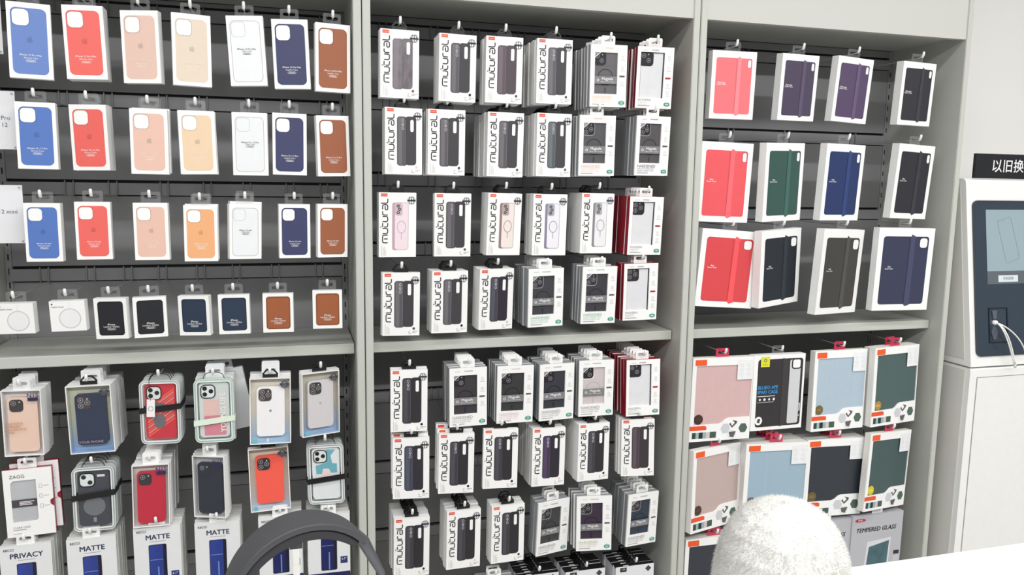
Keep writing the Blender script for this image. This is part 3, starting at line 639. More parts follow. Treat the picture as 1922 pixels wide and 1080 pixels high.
# ---- clear-fronted boxes with a real case inside
def case_3d(t, x0, x1, z0, z1, y0, y1, rgb, cam_rgb, lens, rough=0.45):
    c = obj('phone_case', cached(('c3', x0, x1, z0, z1), lambda: MB().prism([rr(x0, x1, z0, z1, (x1 - x0) * 0.14, 6)], y0, y1)), M(rgb, rough, var=0.03), t)
    w = x1 - x0; cw = w * 0.46
    a0, a1, b1 = x0 + w * 0.07, x0 + w * 0.07 + cw, z1 - w * 0.07; b0 = b1 - cw
    p = obj('camera_plate', cached(('c3c', x0, x1, z0, z1), lambda: MB().prism([rr(a0, a1, b0, b1, cw * 0.27, 5)], y0 - 0.0015, y0)), M(cam_rgb, 0.3), c)
    pos = {3: [(0.28, 0.27), (0.28, 0.73), (0.73, 0.5)], 2: [(0.29, 0.28), (0.71, 0.72)], 1: [(0.3, 0.3)]}[lens]
    lc = (36, 34, 38) if sum(cam_rgb) > 400 else (168, 164, 168)
    def ln():
        mb = MB()
        for u, v in pos:
            x, z = a0 + u * cw, b1 - v * cw
            if sum(cam_rgb) > 400: mb.flat([circ(x, z, cw * 0.17, 16)], y0 - 0.002)
            else: mb.flat([circ(x, z, cw * 0.19, 16), circ(x, z, cw * 0.155, 16)], y0 - 0.002).flat([circ(x, z, cw * 0.06, 8)], y0 - 0.002)
        return mb
    obj('camera_lenses', cached(('c3l', x0, x1, z0, lens, lc), ln), M(lc, 0.2), c)
    obj('flash', cached(('c3f', x0, x1, z0), lambda: MB().flat([circ(a0 + 0.75 * cw, b1 - 0.2 * cw, cw * 0.055, 10)], y0 - 0.002)), M((225, 215, 200), 0.3), c)
    return c
def clear_box(t, W, H, T, inner, floor_rgb):
    e = 0.0022
    obj('box_walls', cached(('cbw', W, H, T), lambda: MB().prism([rect(-W / 2, W / 2, -H, 0), rect(-W / 2 + e, W / 2 - e, -H + e, -e)], 0, T)), WHITE, t)
    gm = grad(floor_rgb, inner, -0.98 * H, -0.5 * H) if floor_rgb else M(inner, 0.5, var=0.08, scale=25)
    obj('box_back', cached(('cbb', W, H, T), lambda: MB().box(-W / 2 + e, W / 2 - e, T - 0.003, T, -H + e, -e)), gm, t)
    def lining(): return MB().prism([rect(-W / 2 + e, W / 2 - e, -H + e, -e), rect(-W / 2 + e + 0.0006, W / 2 - e - 0.0006, -H + e + 0.0006, -e - 0.0006)], 0.002, T - 0.003)
    obj('box_lining', cached(('cbl', W, H, T), lining), gm, t)
    obj('window_film', cached(('cbf', W, H), lambda: MB().flat([rect(-W / 2 + e, W / 2 - e, -H + e, -e)], 0.001)), FILM, t)
def star_badge(t, W, H, y):
    def mk():
        mb = MB(); cx, cz = 0.35 * W, -0.10 * H
        for k in range(8): a = R(45 * k); mb.flat([circ(cx + 0.075 * W * math.cos(a), cz + 0.075 * W * math.sin(a), 0.028 * W, 8)], y)
        return mb.flat([rect(cx - 0.12 * W, cx + 0.12 * W, cz - 0.035 * W, cz + 0.035 * W)], y)
    obj('badge', cached(('sb', W), mk), M((84, 84, 96), 0.4), t)
def n_badge(t, W, H, y):
    obj('badge', cached(('nb', W), lambda: MB().flat([rr(0.16 * W, 0.42 * W, -0.165 * H, -0.115 * H, 0.02 * W)], y)), M((44, 40, 84), 0.4), t)
    obj('badge_lettering', lettering(('nb', W), [('N15', 0.0165, 0.29 * W, -0.085 * H, 'CENTER', 0.015, 0)]), M((60, 56, 104), 0.4), t, (0, y, 0))
def round_shell(t, W, H, T, shell, strap, strap_z):
    e = 0.006; r = 0.15 * W
    obj('clear_shell', cached(('rsh', W), lambda: MB().prism([rr(-W / 2, W / 2, -H, 0, r, 6), rr(-W / 2 + e, W / 2 - e, -H + e, -e, r - e, 6)], 0, T)), shell, t)
    def edge():
        return MB().prism([rr(-W / 2, W / 2, -H, 0, r, 6), rr(-W / 2 + 0.0014, W / 2 - 0.0014, -H + 0.0014, -0.0014, r - 0.0014, 6)], -0.001, 0.001).prism([rr(-W / 2 + e, W / 2 - e, -H + e, -e, r - e, 6), rr(-W / 2 + e + 0.003, W / 2 - e - 0.003, -H + e + 0.003, -e - 0.003, r - e - 0.003, 6)], -0.001, 0.003)
    obj('shell_rim', cached(('rse', W), edge), M((236, 240, 240), 0.15), t)
    z = strap_z * H
    def st():
        a = 0.088 * H; x = W / 2 + 0.001
        return MB().prism([[(-x, z - 0.006), (x, z + 0.006), (x, z + 0.006 + a), (-x, z - 0.006 + a)]], -0.0035, -0.0022).box(-x - 0.0012, -x, -0.0035, T, z - 0.006, z - 0.006 + a).box(x, x + 0.0012, -0.0035, T, z + 0.006, z + 0.006 + a)
    obj('elastic_strap', cached(('rst', W, strap_z), st), strap, t)
def cord(t, T, x=0.0):
    def mk():
        p = [(x - 0.03, T * 0.5, -0.003)]
        for k in range(9):
            a = R(180 - 22.5 * k); p.append((x + 0.026 * math.cos(a), T * 0.5, 0.006 + 0.012 * math.sin(a)))
        p.append((x + 0.03, T * 0.5, -0.003))
        return MB().tube(p, 0.0011, 6)
    obj('hanging_cord', cached(('cord', T, x), mk), BLACK, t)
# ---------------------------------------------------------------- where every front box hangs: id kind x y z(mm, top middle of its front) yaw pitch roll(deg)
TABLE = """
a11 ipm -633 -345 2042 10.3 -0.2 0.4
a12 ipm -513 -329 2048 -0.3 -0.6 -1.5
a13 ipm -377 -333 2044 -11.6 -0.4 -0.8
a14 ipm -247 -346 2041 10.6 -0.5 0.5
a15 ipm -113 -326 2050 -3.8 -0.3 -2.7
a16 ipm 6 -339 2046 -4.4 -0.3 -1.8
a17 ipm 124 -337 2042 7.8 -0.3 0.6
a21 ip -636 -330 1796 3.2 -0.5 0.2
a22 ip -514 -328 1795 -8.9 1.1 -0.7
a23 ip -361 -358 1787 0.8 -0.6 0.4
a24 ip -245 -334 1789 10.2 -0.2 -1.0
a25 ip -106 -348 1788 -2.9 -0.0 0.1
a26 ip 1 -330 1791 1.1 -0.0 0.8
a27 ip 119 -329 1789 10.6 0.0 -1.2
a31 ipn -634 -335 1535 -0.4 0.1 0.1
a32 ipn -514 -332 1539 2.4 0.2 0.1
a33 ipn -368 -352 1538 -1.6 -0.9 -0.2
a34 ipn -242 -346 1532 2.9 -0.7 0.5
a35 ipn -124 -339 1536 15.6 0.2 1.2
a36 ipn 9 -329 1536 7.0 0.7 0.4
a37 ipn 116 -329 1537 10.7 0.8 0.6
a41 chg -716 -325 1268 -5.8 2.5 -0.8
a42 chg -589 -337 1273 -5.1 1.9 -1.4
a43 wal -484 -336 1277 -9.4 1.9 -0.9
a44 wal -384 -337 1278 4.7 0.5 -0.8
a45 wal -271 -336 1278 -12.2 2.0 -0.6
a46 wal -164 -337 1279 -4.1 0.5 -0.5
a47 wal -43 -340 1280 -3.3 -0.2 0.1
a48 wal 96 -335 1285 -3.7 0.1 0.1
g11 tgl 2107 -336 388 1.7 0.0 0.6
g12 tgl 1878 -336 382 1.1 0.0 0.3
i11 pad 1406 -330 2042 -2.7 2.2 0.1
i12 pad 1655 -332 2045 7.9 3.6 -0.4
i13 pad 1872 -334 2046 6.7 3.0 2.0
i14 pad 2139 -332 2045 7.1 2.6 0.4
i21 pad2 1393 -336 1748 -1.8 1.5 1.4
i22 pad2 1609 -342 1752 15.2 2.0 -1.6
i23 pad2 1853 -338 1754 11.2 2.5 0.5
i24 pad2 2153 -335 1760 10.1 2.7 1.8
i31 pad3 1422 -337 1458 -0.0 0.4 4.1
i32 pad3 1614 -340 1460 19.6 1.3 -2.4
i33 pad4 1872 -335 1460 18.8 1.9 2.1
i34 pad4 2134 -340 1464 -0.1 1.3 0.8
l11 lcb -714 -334 1032 -2.5 0.7 0.4
l12 lcb2 -550 -336 1036 -2.5 0.8 -1.1
l13 lrb -369 -334 1040 -3.8 2.0 0.5
l14 lrb -225 -346 1040 -2.8 -0.7 -0.1
l15 lcb2 -70 -353 1035 -0.6 -3.8 0.9
l16 lcb2 73 -338 1042 16.8 0.7 0.1
l21 zag -715 -326 809 2.5 -0.8 -1.0
l22 lrb -551 -331 801 0.9 0.3 0.5
l23 lcb -401 -342 799 1.3 -0.1 1.1
l24 lcb -249 -332 808 -21.6 -1.6 -0.9
l25 lcb2 -82 -332 819 1.4 -0.3 -1.2
l26 lrb 82 -327 815 -6.2 -0.3 -1.0
l31 rec -728 -336 596 3.4 0.0 0.0
l32 rec -564 -336 597 2.9 0.0 0.0
l33 rec -393 -336 611 1.1 0.0 0.0
l34 rec -230 -336 607 -1.7 0.0 0.0
l35 rec -53 -336 606 1.1 0.0 0.0
l36 rec 88 -336 597 -1.1 0.0 0.0
m11 mut 312 -339 2038 0.1 -0.3 0.6
m12 mut 481 -348 2034 2.6 0.9 0.6
m13 mut 623 -347 2036 -3.1 0.5 0.7
m14 mut 784 -336 2041 -2.3 -0.4 0.4
m15 har 953 -358 2031 -0.7 2.5 -0.9
m16 mod 1117 -345 2036 -4.9 3.3 0.2
m21 mut 324 -327 1819 7.4 -0.4 0.4
m22 mut 452 -327 1819 -1.9 -0.5 0.6
m23 mut 634 -331 1817 -2.8 -0.7 1.0
m24 mut 790 -329 1820 -0.8 -0.4 0.6
m25 har 927 -345 1818 0.3 1.9 -0.4
m26 har 1117 -348 1822 3.4 2.7 0.0
m31 mut 306 -319 1572 2.7 1.2 0.4
m32 mut 475 -311 1571 -4.1 2.0 0.3
m33 mut 640 -312 1573 6.1 2.0 1.1
m34 mut 785 -320 1572 -0.0 1.3 0.6
m35 mut 948 -314 1576 1.6 1.3 0.6
m36 mod 1109 -335 1567 2.3 1.9 0.8
m41 mut 314 -330 1333 -3.4 1.3 0.6
m42 mut 464 -327 1335 0.8 2.1 0.4
m43 mut 613 -324 1339 4.9 3.4 0.1
m44 har 771 -336 1339 5.4 2.2 -0.7
m45 har 954 -333 1342 1.7 2.6 0.2
m46 mod 1100 -328 1350 0.1 1.7 -0.6
m51 mut 335 -341 1036 -3.1 -1.2 0.5
m52 har 520 -338 1032 1.3 -0.2 -0.3
m53 har 675 -335 1030 0.2 0.8 0.4
m54 har 816 -330 1028 3.7 1.0 -0.2
m55 har 951 -333 1034 -1.5 -0.0 -0.2
m56 mod 1113 -342 1031 -0.2 -2.7 0.1
m61 mut 340 -342 821 -6.6 -1.8 0.4
m62 mut 484 -339 823 -4.9 -1.4 0.9
m63 mut 627 -342 828 -4.6 -2.2 1.0
m64 mut 791 -335 817 -0.2 -1.2 0.9
m65 mut 946 -339 823 3.5 -1.4 0.9
m66 mut 1098 -349 829 -10.3 -2.4 -0.5
m71 mut 343 -334 558 -1.9 0.1 0.8
m72 mut 510 -334 567 3.4 -1.2 1.1
m73 mut 655 -341 572 3.5 -0.8 0.8
m74 har 815 -332 566 12.5 3.3 0.3
m75 har 952 -343 573 -8.7 -2.5 -0.1
m76 har 1136 -335 562 7.6 2.5 0.4
m83 har 614 -336 322 0.0 0.0 0.0
m84 blk 763 -336 318 0.0 0.0 0.0
m85 blk 930 -336 312 0.0 0.0 0.0
m86 blk 1112 -336 306 0.0 0.0 0.0
p11 mtp 1418 -335 1022 0.0 0.0 0.7
p12 blu 1642 -332 1021 2.0 -0.6 0.7
p13 mtp 1901 -326 1024 4.0 -1.3 0.9
p14 mtp 2143 -327 1028 10.1 -1.1 0.5
p21 mtp 1415 -330 704 17.2 -1.1 1.1
p22 mtp2 1650 -338 700 -2.9 0.0 1.1
p23 mtp2 1909 -325 692 -1.7 -0.6 1.1
p24 mtp 2139 -335 704 13.2 -0.8 3.9
p31 mtp 1420 -336 374 0.0 0.0 0.6
"""
DIM = {'ipm': (.097, .188, .026), 'ip': (.093, .172, .026), 'ipn': (.087, .155, .026), 'chg': (.088, .083, .026), 'wal': (.0845, .113, .024),
       'mut': (.112, .193, .0205), 'har': (.120, .187, .024), 'mod': (.121, .189, .022), 'lcb': (.097, .184, .022), 'lcb2': (.114, .193, .026), 'lrb': (.107, .186, .020),
       'zag': (.118, .191, .020), 'pad': (.158, .217, .030), 'pad2': (.188, .263, .030), 'pad3': (.217, .262, .030), 'pad4': (.242, .300, .030),
       'mtp': (.235, .294, .026), 'mtp2': (.246, .294, .026), 'blu': (.212, .270, .030), 'rec': (.125, .200, .0115), 'blk': (.142, .190, .018), 'tgl': (.235, .300, .016)}
POS = {}
for ln in TABLE.split('\n'):
    a = ln.split()
    if a: POS[a[0]] = (a[1], int(a[2]) / 1000, int(a[3]) / 1000, int(a[4]) / 1000, float(a[5]), float(a[6]), float(a[7]))

def place(t, x, y, z, yaw, pit, rol):
    t.location = (x, y, z); t.rotation_mode = 'YXZ'; t.rotation_euler = (R(pit), R(rol), R(yaw))

BAYW = {'a': 0, 'l': 0, 'm': 1, 'i': 2, 'p': 2, 'g': 2}
def hook(x, yf, ztop, bay, label, zslot=0.0157, group='peg hooks on the shelving rails'):
    zr = min(RAILS[bay], key=lambda v: abs(v - (ztop + 0.012)))
    za = ztop + zslot
    t = empty('peg_hook', (x, -0.006, zr), label, 'hook', group)
    dz = za - zr; L = yf + 0.006
    def wire(xx): return [(xx, 0.004, 0.0405), (xx, -0.001, 0.0415), (xx, -0.0032, 0.038), (xx, -0.0032, 0.002), (xx, -0.0028, -0.003)]
    obj('prong', MB().tube(wire(-0.023), 0.0021, 6), M((150, 151, 153), 0.4, 0.1), t)
    obj('prong', MB().tube(wire(0.0), 0.0021, 6), M((150, 151, 153), 0.4, 0.1), t)
    obj('arm', MB().tube([(0, -0.002, -0.002), (0, -0.02, dz * 0.15 - 0.001), (0, L * 0.5, dz * 0.9), (0, L + 0.004, dz), (0, L - 0.006, dz + 0.002)], 0.0019, 7), CHROME, t)
    obj('tip', MB().tube([(0, L - 0.004, dz + 0.0005), (0, L - 0.0075, dz + 0.0035), (0, L - 0.0105, dz + 0.010), (0, L - 0.0115, dz + 0.0175), (0, L - 0.0112, dz + 0.0195)], [0.0036, 0.0042, 0.0043, 0.0041, 0.002], 9), TIP, t)
    return t

# ---- what each front shows
BLU, RED, PCH, CRM, ORG = D((92, 132, 210), 0.82), D((255, 112, 104), 0.85), D((244, 202, 184), 0.88), D((252, 222, 188), 0.85), D((250, 184, 130), 0.9)
NAV, BRN = D((66, 70, 114)), D((178, 104, 68))
AP = {1: ('iPhone 12 Pro Max', 'tall'), 2: ('iPhone 12 | 12 Pro', 'medium'), 3: ('iPhone 12 mini', 'short')}
ACOL = {1: (BLU, 'blue', 'Sil'), 2: (RED, 'red', 'Sil'), 3: (PCH, 'pale pink', 'Sil'), 4: (CRM, 'cream', 'Sil'), 5: (None, 'clear', 'Clear'), 6: (NAV, 'navy', 'Lea'), 7: (BRN, 'brown', 'Lea')}
AROW = {1: 'top row', 2: 'second row', 3: 'third row'}
WAL = {3: ((26, 28, 36), 'black', 'beside the square charger box'), 4: ((26, 28, 36), 'black', 'next to the navy wallet boxes'), 5: ((36, 54, 78), 'navy', 'next to the black wallet boxes'),
       6: ((36, 54, 78), 'navy', 'next to the brown wallet boxes'), 7: ((166, 94, 54), 'brown', 'next to the navy wallet boxes'), 8: ((166, 94, 54), 'brown', 'beside the unit divider')}
MROW = {1: 'top row', 2: 'second row', 3: 'third row', 4: 'row above shelf', 5: 'first row under shelf', 6: 'second row under shelf', 7: 'third row under shelf', 8: 'lowest row'}
STACK = {'m11': 2, 'm12': 4, 'm13': 4, 'm14': 7, 'm15': 6, 'm16': 4, 'm21': 2, 'm22': 4, 'm23': 9, 'm24': 8, 'm25': 5, 'm26': 4, 'm31': 2, 'm32': 2, 'm33': 4, 'm34': 4, 'm35': 6, 'm36': 6,
         'm41': 2, 'm42': 4, 'm43': 4, 'm44': 7, 'm45': 4, 'm46': 3, 'm51': 2, 'm52': 5, 'm53': 5, 'm54': 6, 'm55': 5, 'm56': 8, 'm61': 3, 'm62': 3, 'm63': 1, 'm64': 8, 'm65': 8, 'm66': 3,
         'm71': 6, 'm72': 5, 'm73': 3, 'm74': 3, 'm75': 4, 'm76': 6, 'm83': 2, 'm84': 6, 'm85': 6, 'm86': 6,
         'a12': 2, 'a13': 1, 'a22': 2, 'a23': 2, 'a24': 2, 'a34': 2, 'a35': 2,
         'l11': 4, 'l12': 6, 'l13': 4, 'l14': 5, 'l15': 4, 'l16': 2, 'l21': 2, 'l22': 4, 'l23': 8, 'l24': 3, 'l25': 1, 'l26': 3, 'l31': 9, 'l32': 10, 'l33': 10, 'l34': 10, 'l35': 9, 'l36': 10,
         'p14': 2, 'p21': 1, 'p22': 4, 'p23': 3, 'p31': 2, 'g11': 5, 'g12': 5, 'i11': 1}
GR, DG, CH = (88, 85, 90), (60, 58, 62), (50, 48, 52)
PAIRS = {'m11': ('pair', (104, 98, 104), (92, 86, 94), 2), 'm13': ('pair', (92, 80, 88), (78, 68, 74), 0), 'm66': ('pair', (76, 66, 74), (58, 50, 56), 0), 'm24': ('pair', (84, 90, 94), (62, 58, 64), 1),
         'm31': ('mag', (240, 222, 230), (196, 164, 178)), 'm33': ('mag', (240, 228, 222), (150, 124, 122)), 'm34': ('mag', (238, 236, 242), (140, 132, 158)), 'm35': ('mag', (236, 236, 238), (140, 136, 144)),
         'm43': ('pair', (66, 66, 76), (42, 34, 48), 1), 'm64': ('pair', (66, 54, 78), (40, 38, 48), 1), 'm61': ('pair', (66, 68, 82), (44, 42, 50), 1)}
DOTS = {'m11': (120, 92, 96), 'm12': (22, 22, 22), 'm13': (96, 72, 90), 'm14': (70, 70, 76), 'm21': (236, 206, 210), 'm22': (70, 74, 74), 'm23': (84, 86, 84), 'm24': (90, 90, 90), 'm31': None, 'm33': None, 'm34': None, 'm35': None,
        'm32': (92, 94, 90), 'm41': (64, 66, 64), 'm42': (14, 14, 14), 'm43': (214, 206, 206), 'm64': (240, 208, 210), 'm66': (78, 76, 84), 'm72': (224, 222, 222), 'm73': (50, 50, 50), 'm71': (50, 50, 50)}
HCASE = {'m15': (100, 98, 102), 'm25': (84, 84, 88), 'm26': (84, 80, 84), 'm44': (60, 60, 66), 'm45': (58, 56, 64), 'm52': (60, 56, 62), 'm53': (56, 56, 58), 'm54': (54, 56, 64), 'm55': (206, 196, 198), 'm74': (62, 62, 66), 'm75': (60, 48, 66), 'm76': (46, 58, 72), 'm83': (60, 60, 64)}
HINK = {'m15': (244, 212, 176), 'm25': (240, 200, 180), 'm26': (112, 104, 124), 'm44': (150, 196, 172), 'm45': (150, 200, 172), 'm53': (228, 196, 202), 'm75': (198, 196, 160)}
H2 = {'m15', 'm52', 'm53', 'm54', 'm55'}
HNAME = {'m15': 'grey magnetic', 'm25': 'grey magnetic', 'm55': 'pale lilac magnetic', 'm76': 'blue-black magnetic', 'm75': 'plum magnetic'}
MNAME = {'m11': 'glossy grey', 'm13': 'plum grey', 'm66': 'brown grey', 'm31': 'pink clear', 'm33': 'rose clear', 'm34': 'lilac clear', 'm35': 'silver clear', 'm64': 'purple-black', 'm61': 'blue-black'}
FOL = {'i11': ((255, 122, 128), 'coral pink'), 'i12': ((76, 66, 90), 'dusky purple'), 'i13': ((88, 70, 104), 'plum purple'), 'i14': ((46, 45, 52), 'black'), 'i21': ((244, 92, 98), 'coral red'), 'i22': ((52, 88, 80), 'dark green'), 'i23': ((34, 54, 104), 'deep blue'), 'i24': ((42, 41, 50), 'black'),
       'i31': ((226, 72, 78), 'red'), 'i32': ((28, 36, 46), 'blue-black'), 'i33': ((66, 64, 62), 'charcoal grey'), 'i34': ((54, 57, 86), 'navy')}
FROW = {1: 'small', 2: 'medium', 3: 'large'}
TAB = {'p11': ((226, 190, 188), (62, 40, 34), 'pink'), 'p13': ((186, 206, 222), (112, 98, 52), 'pale blue'), 'p14': ((72, 98, 98), (168, 140, 66), 'green'), 'p21': ((208, 184, 180), (70, 48, 36), 'pink'), 'p22': ((166, 194, 212), (54, 46, 42), 'pale blue'), 'p23': ((22, 32, 46), (104, 90, 52), 'navy'), 'p24': ((58, 86, 86), (214, 200, 40), 'green'), 'p31': ((40, 44, 58), (90, 80, 50), 'navy')}
LNAME = {'l11': ('rose pink case in a clear-fronted box', 'rose'), 'l12': ('navy blue case in a deep clear-fronted box', 'navy'), 'l13': ('red striped case in a clear shell with black strap and tag', 'red striped'), 'l14': ('mint and pink case in a rounded clear shell with mint strap', 'mint'),
         'l15': ('white case in a clear-fronted box with black tab', 'white'), 'l16': ('frosted case with dark camera plate in a clear-fronted box', 'frosted'), 'l21': ('white box with clear case window and red inner tray', 'white red-backed'), 'l22': ('dark case with grey magnet disc in a rounded clear shell', 'dark shell'),
         'l23': ('red case in a clear-fronted white box', 'red'), 'l24': ('navy case in a narrow clear-fronted white box', 'narrow navy'), 'l25': ('orange case in a clear-fronted box', 'orange'), 'l26': ('teal and white case in a rounded clear shell with black strap', 'teal')}
LROW = {1: 'first row under shelf', 2: 'second row under shelf', 3: 'lowest row'}
WORDS = {'l31': 'PRIVACY', 'l32': 'MATTE', 'l33': 'MATTE', 'l34': 'MATTE', 'l35': 'NONE', 'l36': 'NONE'}

def make(n, kind, i):
    """build the i-th box of stack n (0 is the one in front); returns its root"""
    W, H, T = DIM[kind]; r, c = int(n[1]), int(n[2])
    front = i == 0
    pos = 'fronting' if front else ORD[i + 1] + ' in stack,'
    if kind in ('ipm', 'ip', 'ipn'):
        rgb, cn, fam = ACOL[c]
        if r == 1 and c == 1: rgb = D((112, 146, 216), 0.82)  # brighter light on the top row put into a lighter blue
        if r == 1 and c in (3, 4): rgb = D((247, 212, 197), 0.85) if c == 3 else D((252, 235, 214), 0.78)  # same for pink and cream: top-row light put into the colour
        if r == 3 and c == 4: rgb, cn = ORG, 'orange'
        lab = '%s white box picturing a %s phone case, %s' % (AP[r][1], cn, AROW[r]) if front else '%s white phone box behind the %s case box, %s' % (AP[r][1], cn, AROW[r])
        t = empty('phone_case_box', label=lab, cat='box', group='boxed phone cases above the shelf')
        carton(t, W, H, T, WHITE); tab_euro(t, T, TABCLEAR, 0.05, 0.03)
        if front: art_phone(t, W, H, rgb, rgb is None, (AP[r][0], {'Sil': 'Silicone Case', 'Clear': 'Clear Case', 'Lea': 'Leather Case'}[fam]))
    elif kind == 'chg':
        t = empty('charger_box', label='square white charger box with ring print, ' + ('at the outer end of its row' if c == 1 else 'beside the black wallet box'), cat='box', group='square charger boxes')
        carton(t, W, H, T, WHITE); tab_euro(t, T, TABCLEAR, 0.05, 0.03); art_charger(t, W, H)
    elif kind == 'wal':
        rgb, cn, where = WAL[c]; rgb = D(rgb, 0.9)
        t = empty('leather_wallet_box', label='white box picturing a %s leather wallet, %s' % (cn, where), cat='box', group='boxed leather wallets above the shelf')
        carton(t, W, H, T, WHITE); tab_euro(t, T, TABCLEAR, 0.05, 0.03); art_wallet(t, W, H, rgb)
    elif n[0] == 'm':
        cn = MNAME.get(n, HNAME.get(n, {'mut': 'dark grey' if r < 5 else 'near-black', 'har': 'dark magnetic', 'mod': 'clear-backed', 'blk': 'black-topped'}[kind]))
        if not front: cn = {'mut': 'white', 'har': 'white windowed', 'mod': 'red-sided', 'blk': 'black-topped'}[kind]
        lab = '%s case box %s %s peg from colourful unit, %s' % (cn, pos, ORD[c], MROW[r])
        t = empty('phone_case_box', label=lab, cat='box', group='case boxes in the middle unit')
        if kind == 'mut':
            carton(t, W, H, T, WHITE); tab_black(t, T)
            if front:
                art_mut(t, W, H, PAIRS.get(n, ('pair', GR, DG, 1) if r < 5 else ('pair', (62, 60, 66), (42, 40, 44), 1)), DOTS.get(n, (18, 18, 18)), [(30, 32, 40), (22, 40, 34), (40, 36, 58)][(r * 7 + c) % 3])
            else:
                obj('brand_tag', CACHE[('bt', W)], ORANGE, t) if ('bt', W) in CACHE else None
        elif kind == 'blk':
            carton(t, W, H, T, M((228, 230, 234), 0.4)); tab_euro(t, T, BLACK, 0.03, 0.024)
            obj('lid', cached('blk1', lambda: MB().box(-W / 2 - 0.0003, W / 2 + 0.0003, 0.0004, T, -0.004, 0.0006)), BLACK, t)
            obj('lid_strip', cached('blk4', lambda: MB().box(-0.3 * W, -0.16 * W, 0.002, 0.006, 0.0006, 0.0009)), OFFWHITE, t)
            if front:
                obj('brand_tag', cached('blk2', lambda: MB().flat([rect(-0.39 * W, -0.22 * W, -0.10 * H, -0.004)], Y1)), INK, t)
                obj('tag_lettering', lettering('blk', [('LXB', 0.0075, -0.305 * W, -0.055 * H, 'CENTER', 0, 0)]), M((220, 220, 225), 0.5), t, (0, Y2, 0))
                obj('diamond_print', cached('blk3', lambda: MB().flat([circ(0.35 * W, -0.085 * H, 0.08 * W, 4)], Y1)), M((70, 64, 62), 0.4), t)
        else:
            if front:
                art_window(t, W, H, T, kind, HCASE.get(n, (222, 222, 226)), HINK.get(n, (168, 164, 160)), 2 if n in H2 or n in ('m16', 'm56') else 3)
            else:
                obj('front_frame', cached(('ffb', kind), lambda: MB().box(-W / 2, W / 2, 0, 0.006, -H, 0)), WHITE if kind == 'har' else M((150, 16, 38), 0.4), t)
                if kind == 'mod': obj('front_face', cached('ffmb', lambda: MB().flat([rect(-W / 2, W / 2, -H, 0)], -0.0001)), WHITE, t)
                obj('tray', cached(('tray', kind, T), lambda: MB().box(-W / 2 + 0.0003, W / 2 - 0.0003, 0.006, T, -H + 0.0003, -0.0003)), M((150, 16, 38), 0.4) if kind == 'mod' else M((150, 154, 158), 0.5), t)
            tab_euro(t, T, WHITE)
    elif kind == 'rec':
        w = WORDS[n]; wd = {'PRIVACY': 'privacy', 'MATTE': 'matte', 'NONE': 'plain-topped'}[w]
        lab = '%s screen film box %s %s peg from middle unit, lowest row' % (wd if front else 'thin white', pos, ORD[7 - c])
        t = empty('screen_film_box', label=lab, cat='box', group='screen film boxes in the lowest row')
        carton(t, W, H, T, CARD if i % 2 == 0 else OFFWHITE)
        tab_euro(t, T, WHITE, 0.044)
        if front: art_glass_film(t, W, H, w)
    elif n[0] == 'l':
        d, short = LNAME[n]
        lab = d if front else '%s case pack %s %s peg from middle unit, %s' % (short, pos, ORD[7 - c], LROW[r])
        t = empty('phone_case_pack', label=lab, cat='case pack', group='packed phone cases under the shelf')
        if kind == 'zag':
            art_zagg(t, W, H, T); tab_euro(t, T, WHITE)
        elif kind == 'lrb':
            strap = M((224, 240, 222), 0.5) if n == 'l14' else BLACK
            if n == 'l14' and i > 0:   # pale cartons hang behind the mint case
                carton(t, W * 0.96, H, T, CARD); tab_euro(t, T, CARD, 0.05, 0.034)
                return t
            round_shell(t, W, H, T, SHELLG if n == 'l14' else SHELL, strap, -0.62 if n == 'l26' else -0.7 if n == 'l14' else -0.48)
            x0, x1, z0, z1 = -W / 2 + 0.013, W / 2 - 0.013, -H + 0.014, -0.012
            back = {'l13': (206, 58, 70), 'l14': (206, 214, 212), 'l22': (70, 72, 80), 'l26': (226, 230, 232)}[n]
            cs = case_3d(t, x0, x1, z0, z1, 0.004, T - 0.004, back, (222, 230, 228), 2 if n == 'l22' else 3)
            obj('camera_ring', cached(('crg', n), lambda: MB().flat([rr(x0 + 0.0045, x0 + 0.045, z1 - 0.045, z1 - 0.0045, 0.0125), rr(x0 + 0.007, x0 + 0.0425, z1 - 0.0425, z1 - 0.007, 0.0105)], 0.0015)), BLACK, cs)
            w = x1 - x0
            if front:
                if n == 'l13':
                    def stripes(o):
                        mb = MB()
                        for k in range(9):
                            zz = z0 + 0.004 + k * 0.017 + o
                            a, b = x0 + 0.006, x1 - 0.004
                            if zz + 0.006 + (b - a) * 0.75 < z1 - 0.004 and zz > z0: mb.flat([[(a, zz), (b, zz + (b - a) * 0.75), (b, zz + (b - a) * 0.75 + 0.006), (a, zz + 0.006)]], 0.0035)
                        return mb
                    obj('stripe_print', stripes(0.0), M((236, 96, 70), 0.5), cs); obj('stripe_print', stripes(0.009), M((216, 134, 146), 0.5), cs)
                    obj('grey_print', MB().flat([[(x0 + 0.028, -0.062), (x1 - 0.018, -0.074), (x1 - 0.020, -0.094), (x0 + 0.02, -0.094)]], 0.003).flat([rr(x0 + 0.022, x1 - 0.028, -0.142, -0.098, 0.018)], 0.003), M((112, 108, 112), 0.5), cs)
                    lb = obj('price_tag', MB().prism([[(-0.033, -0.052), (-0.012, -0.054), (-0.014, -0.105), (-0.036, -0.104)]], -0.0048, -0.0042), WHITE, t)
                    obj('tag_print', MB().flat([circ(-0.024, -0.080, 0.007, 14), circ(-0.024, -0.080, 0.006, 14)], -0.0050), INK, lb)
                    obj('tag_string', MB().tube([(-0.02, 0.008, 0.012), (-0.026, -0.004, 0.0), (-0.025, -0.0048, -0.03), (-0.0235, -0.0048, -0.056)], 0.0007, 5), BLACK, t)
                elif n == 'l14':
                    obj('pink_block', MB().flat([rr(x0 + 0.012, x1 - 0.010, z0 + 0.006, -0.108, 0.003)], 0.0035), M((214, 134, 150), 0.5, var=0.1), cs)
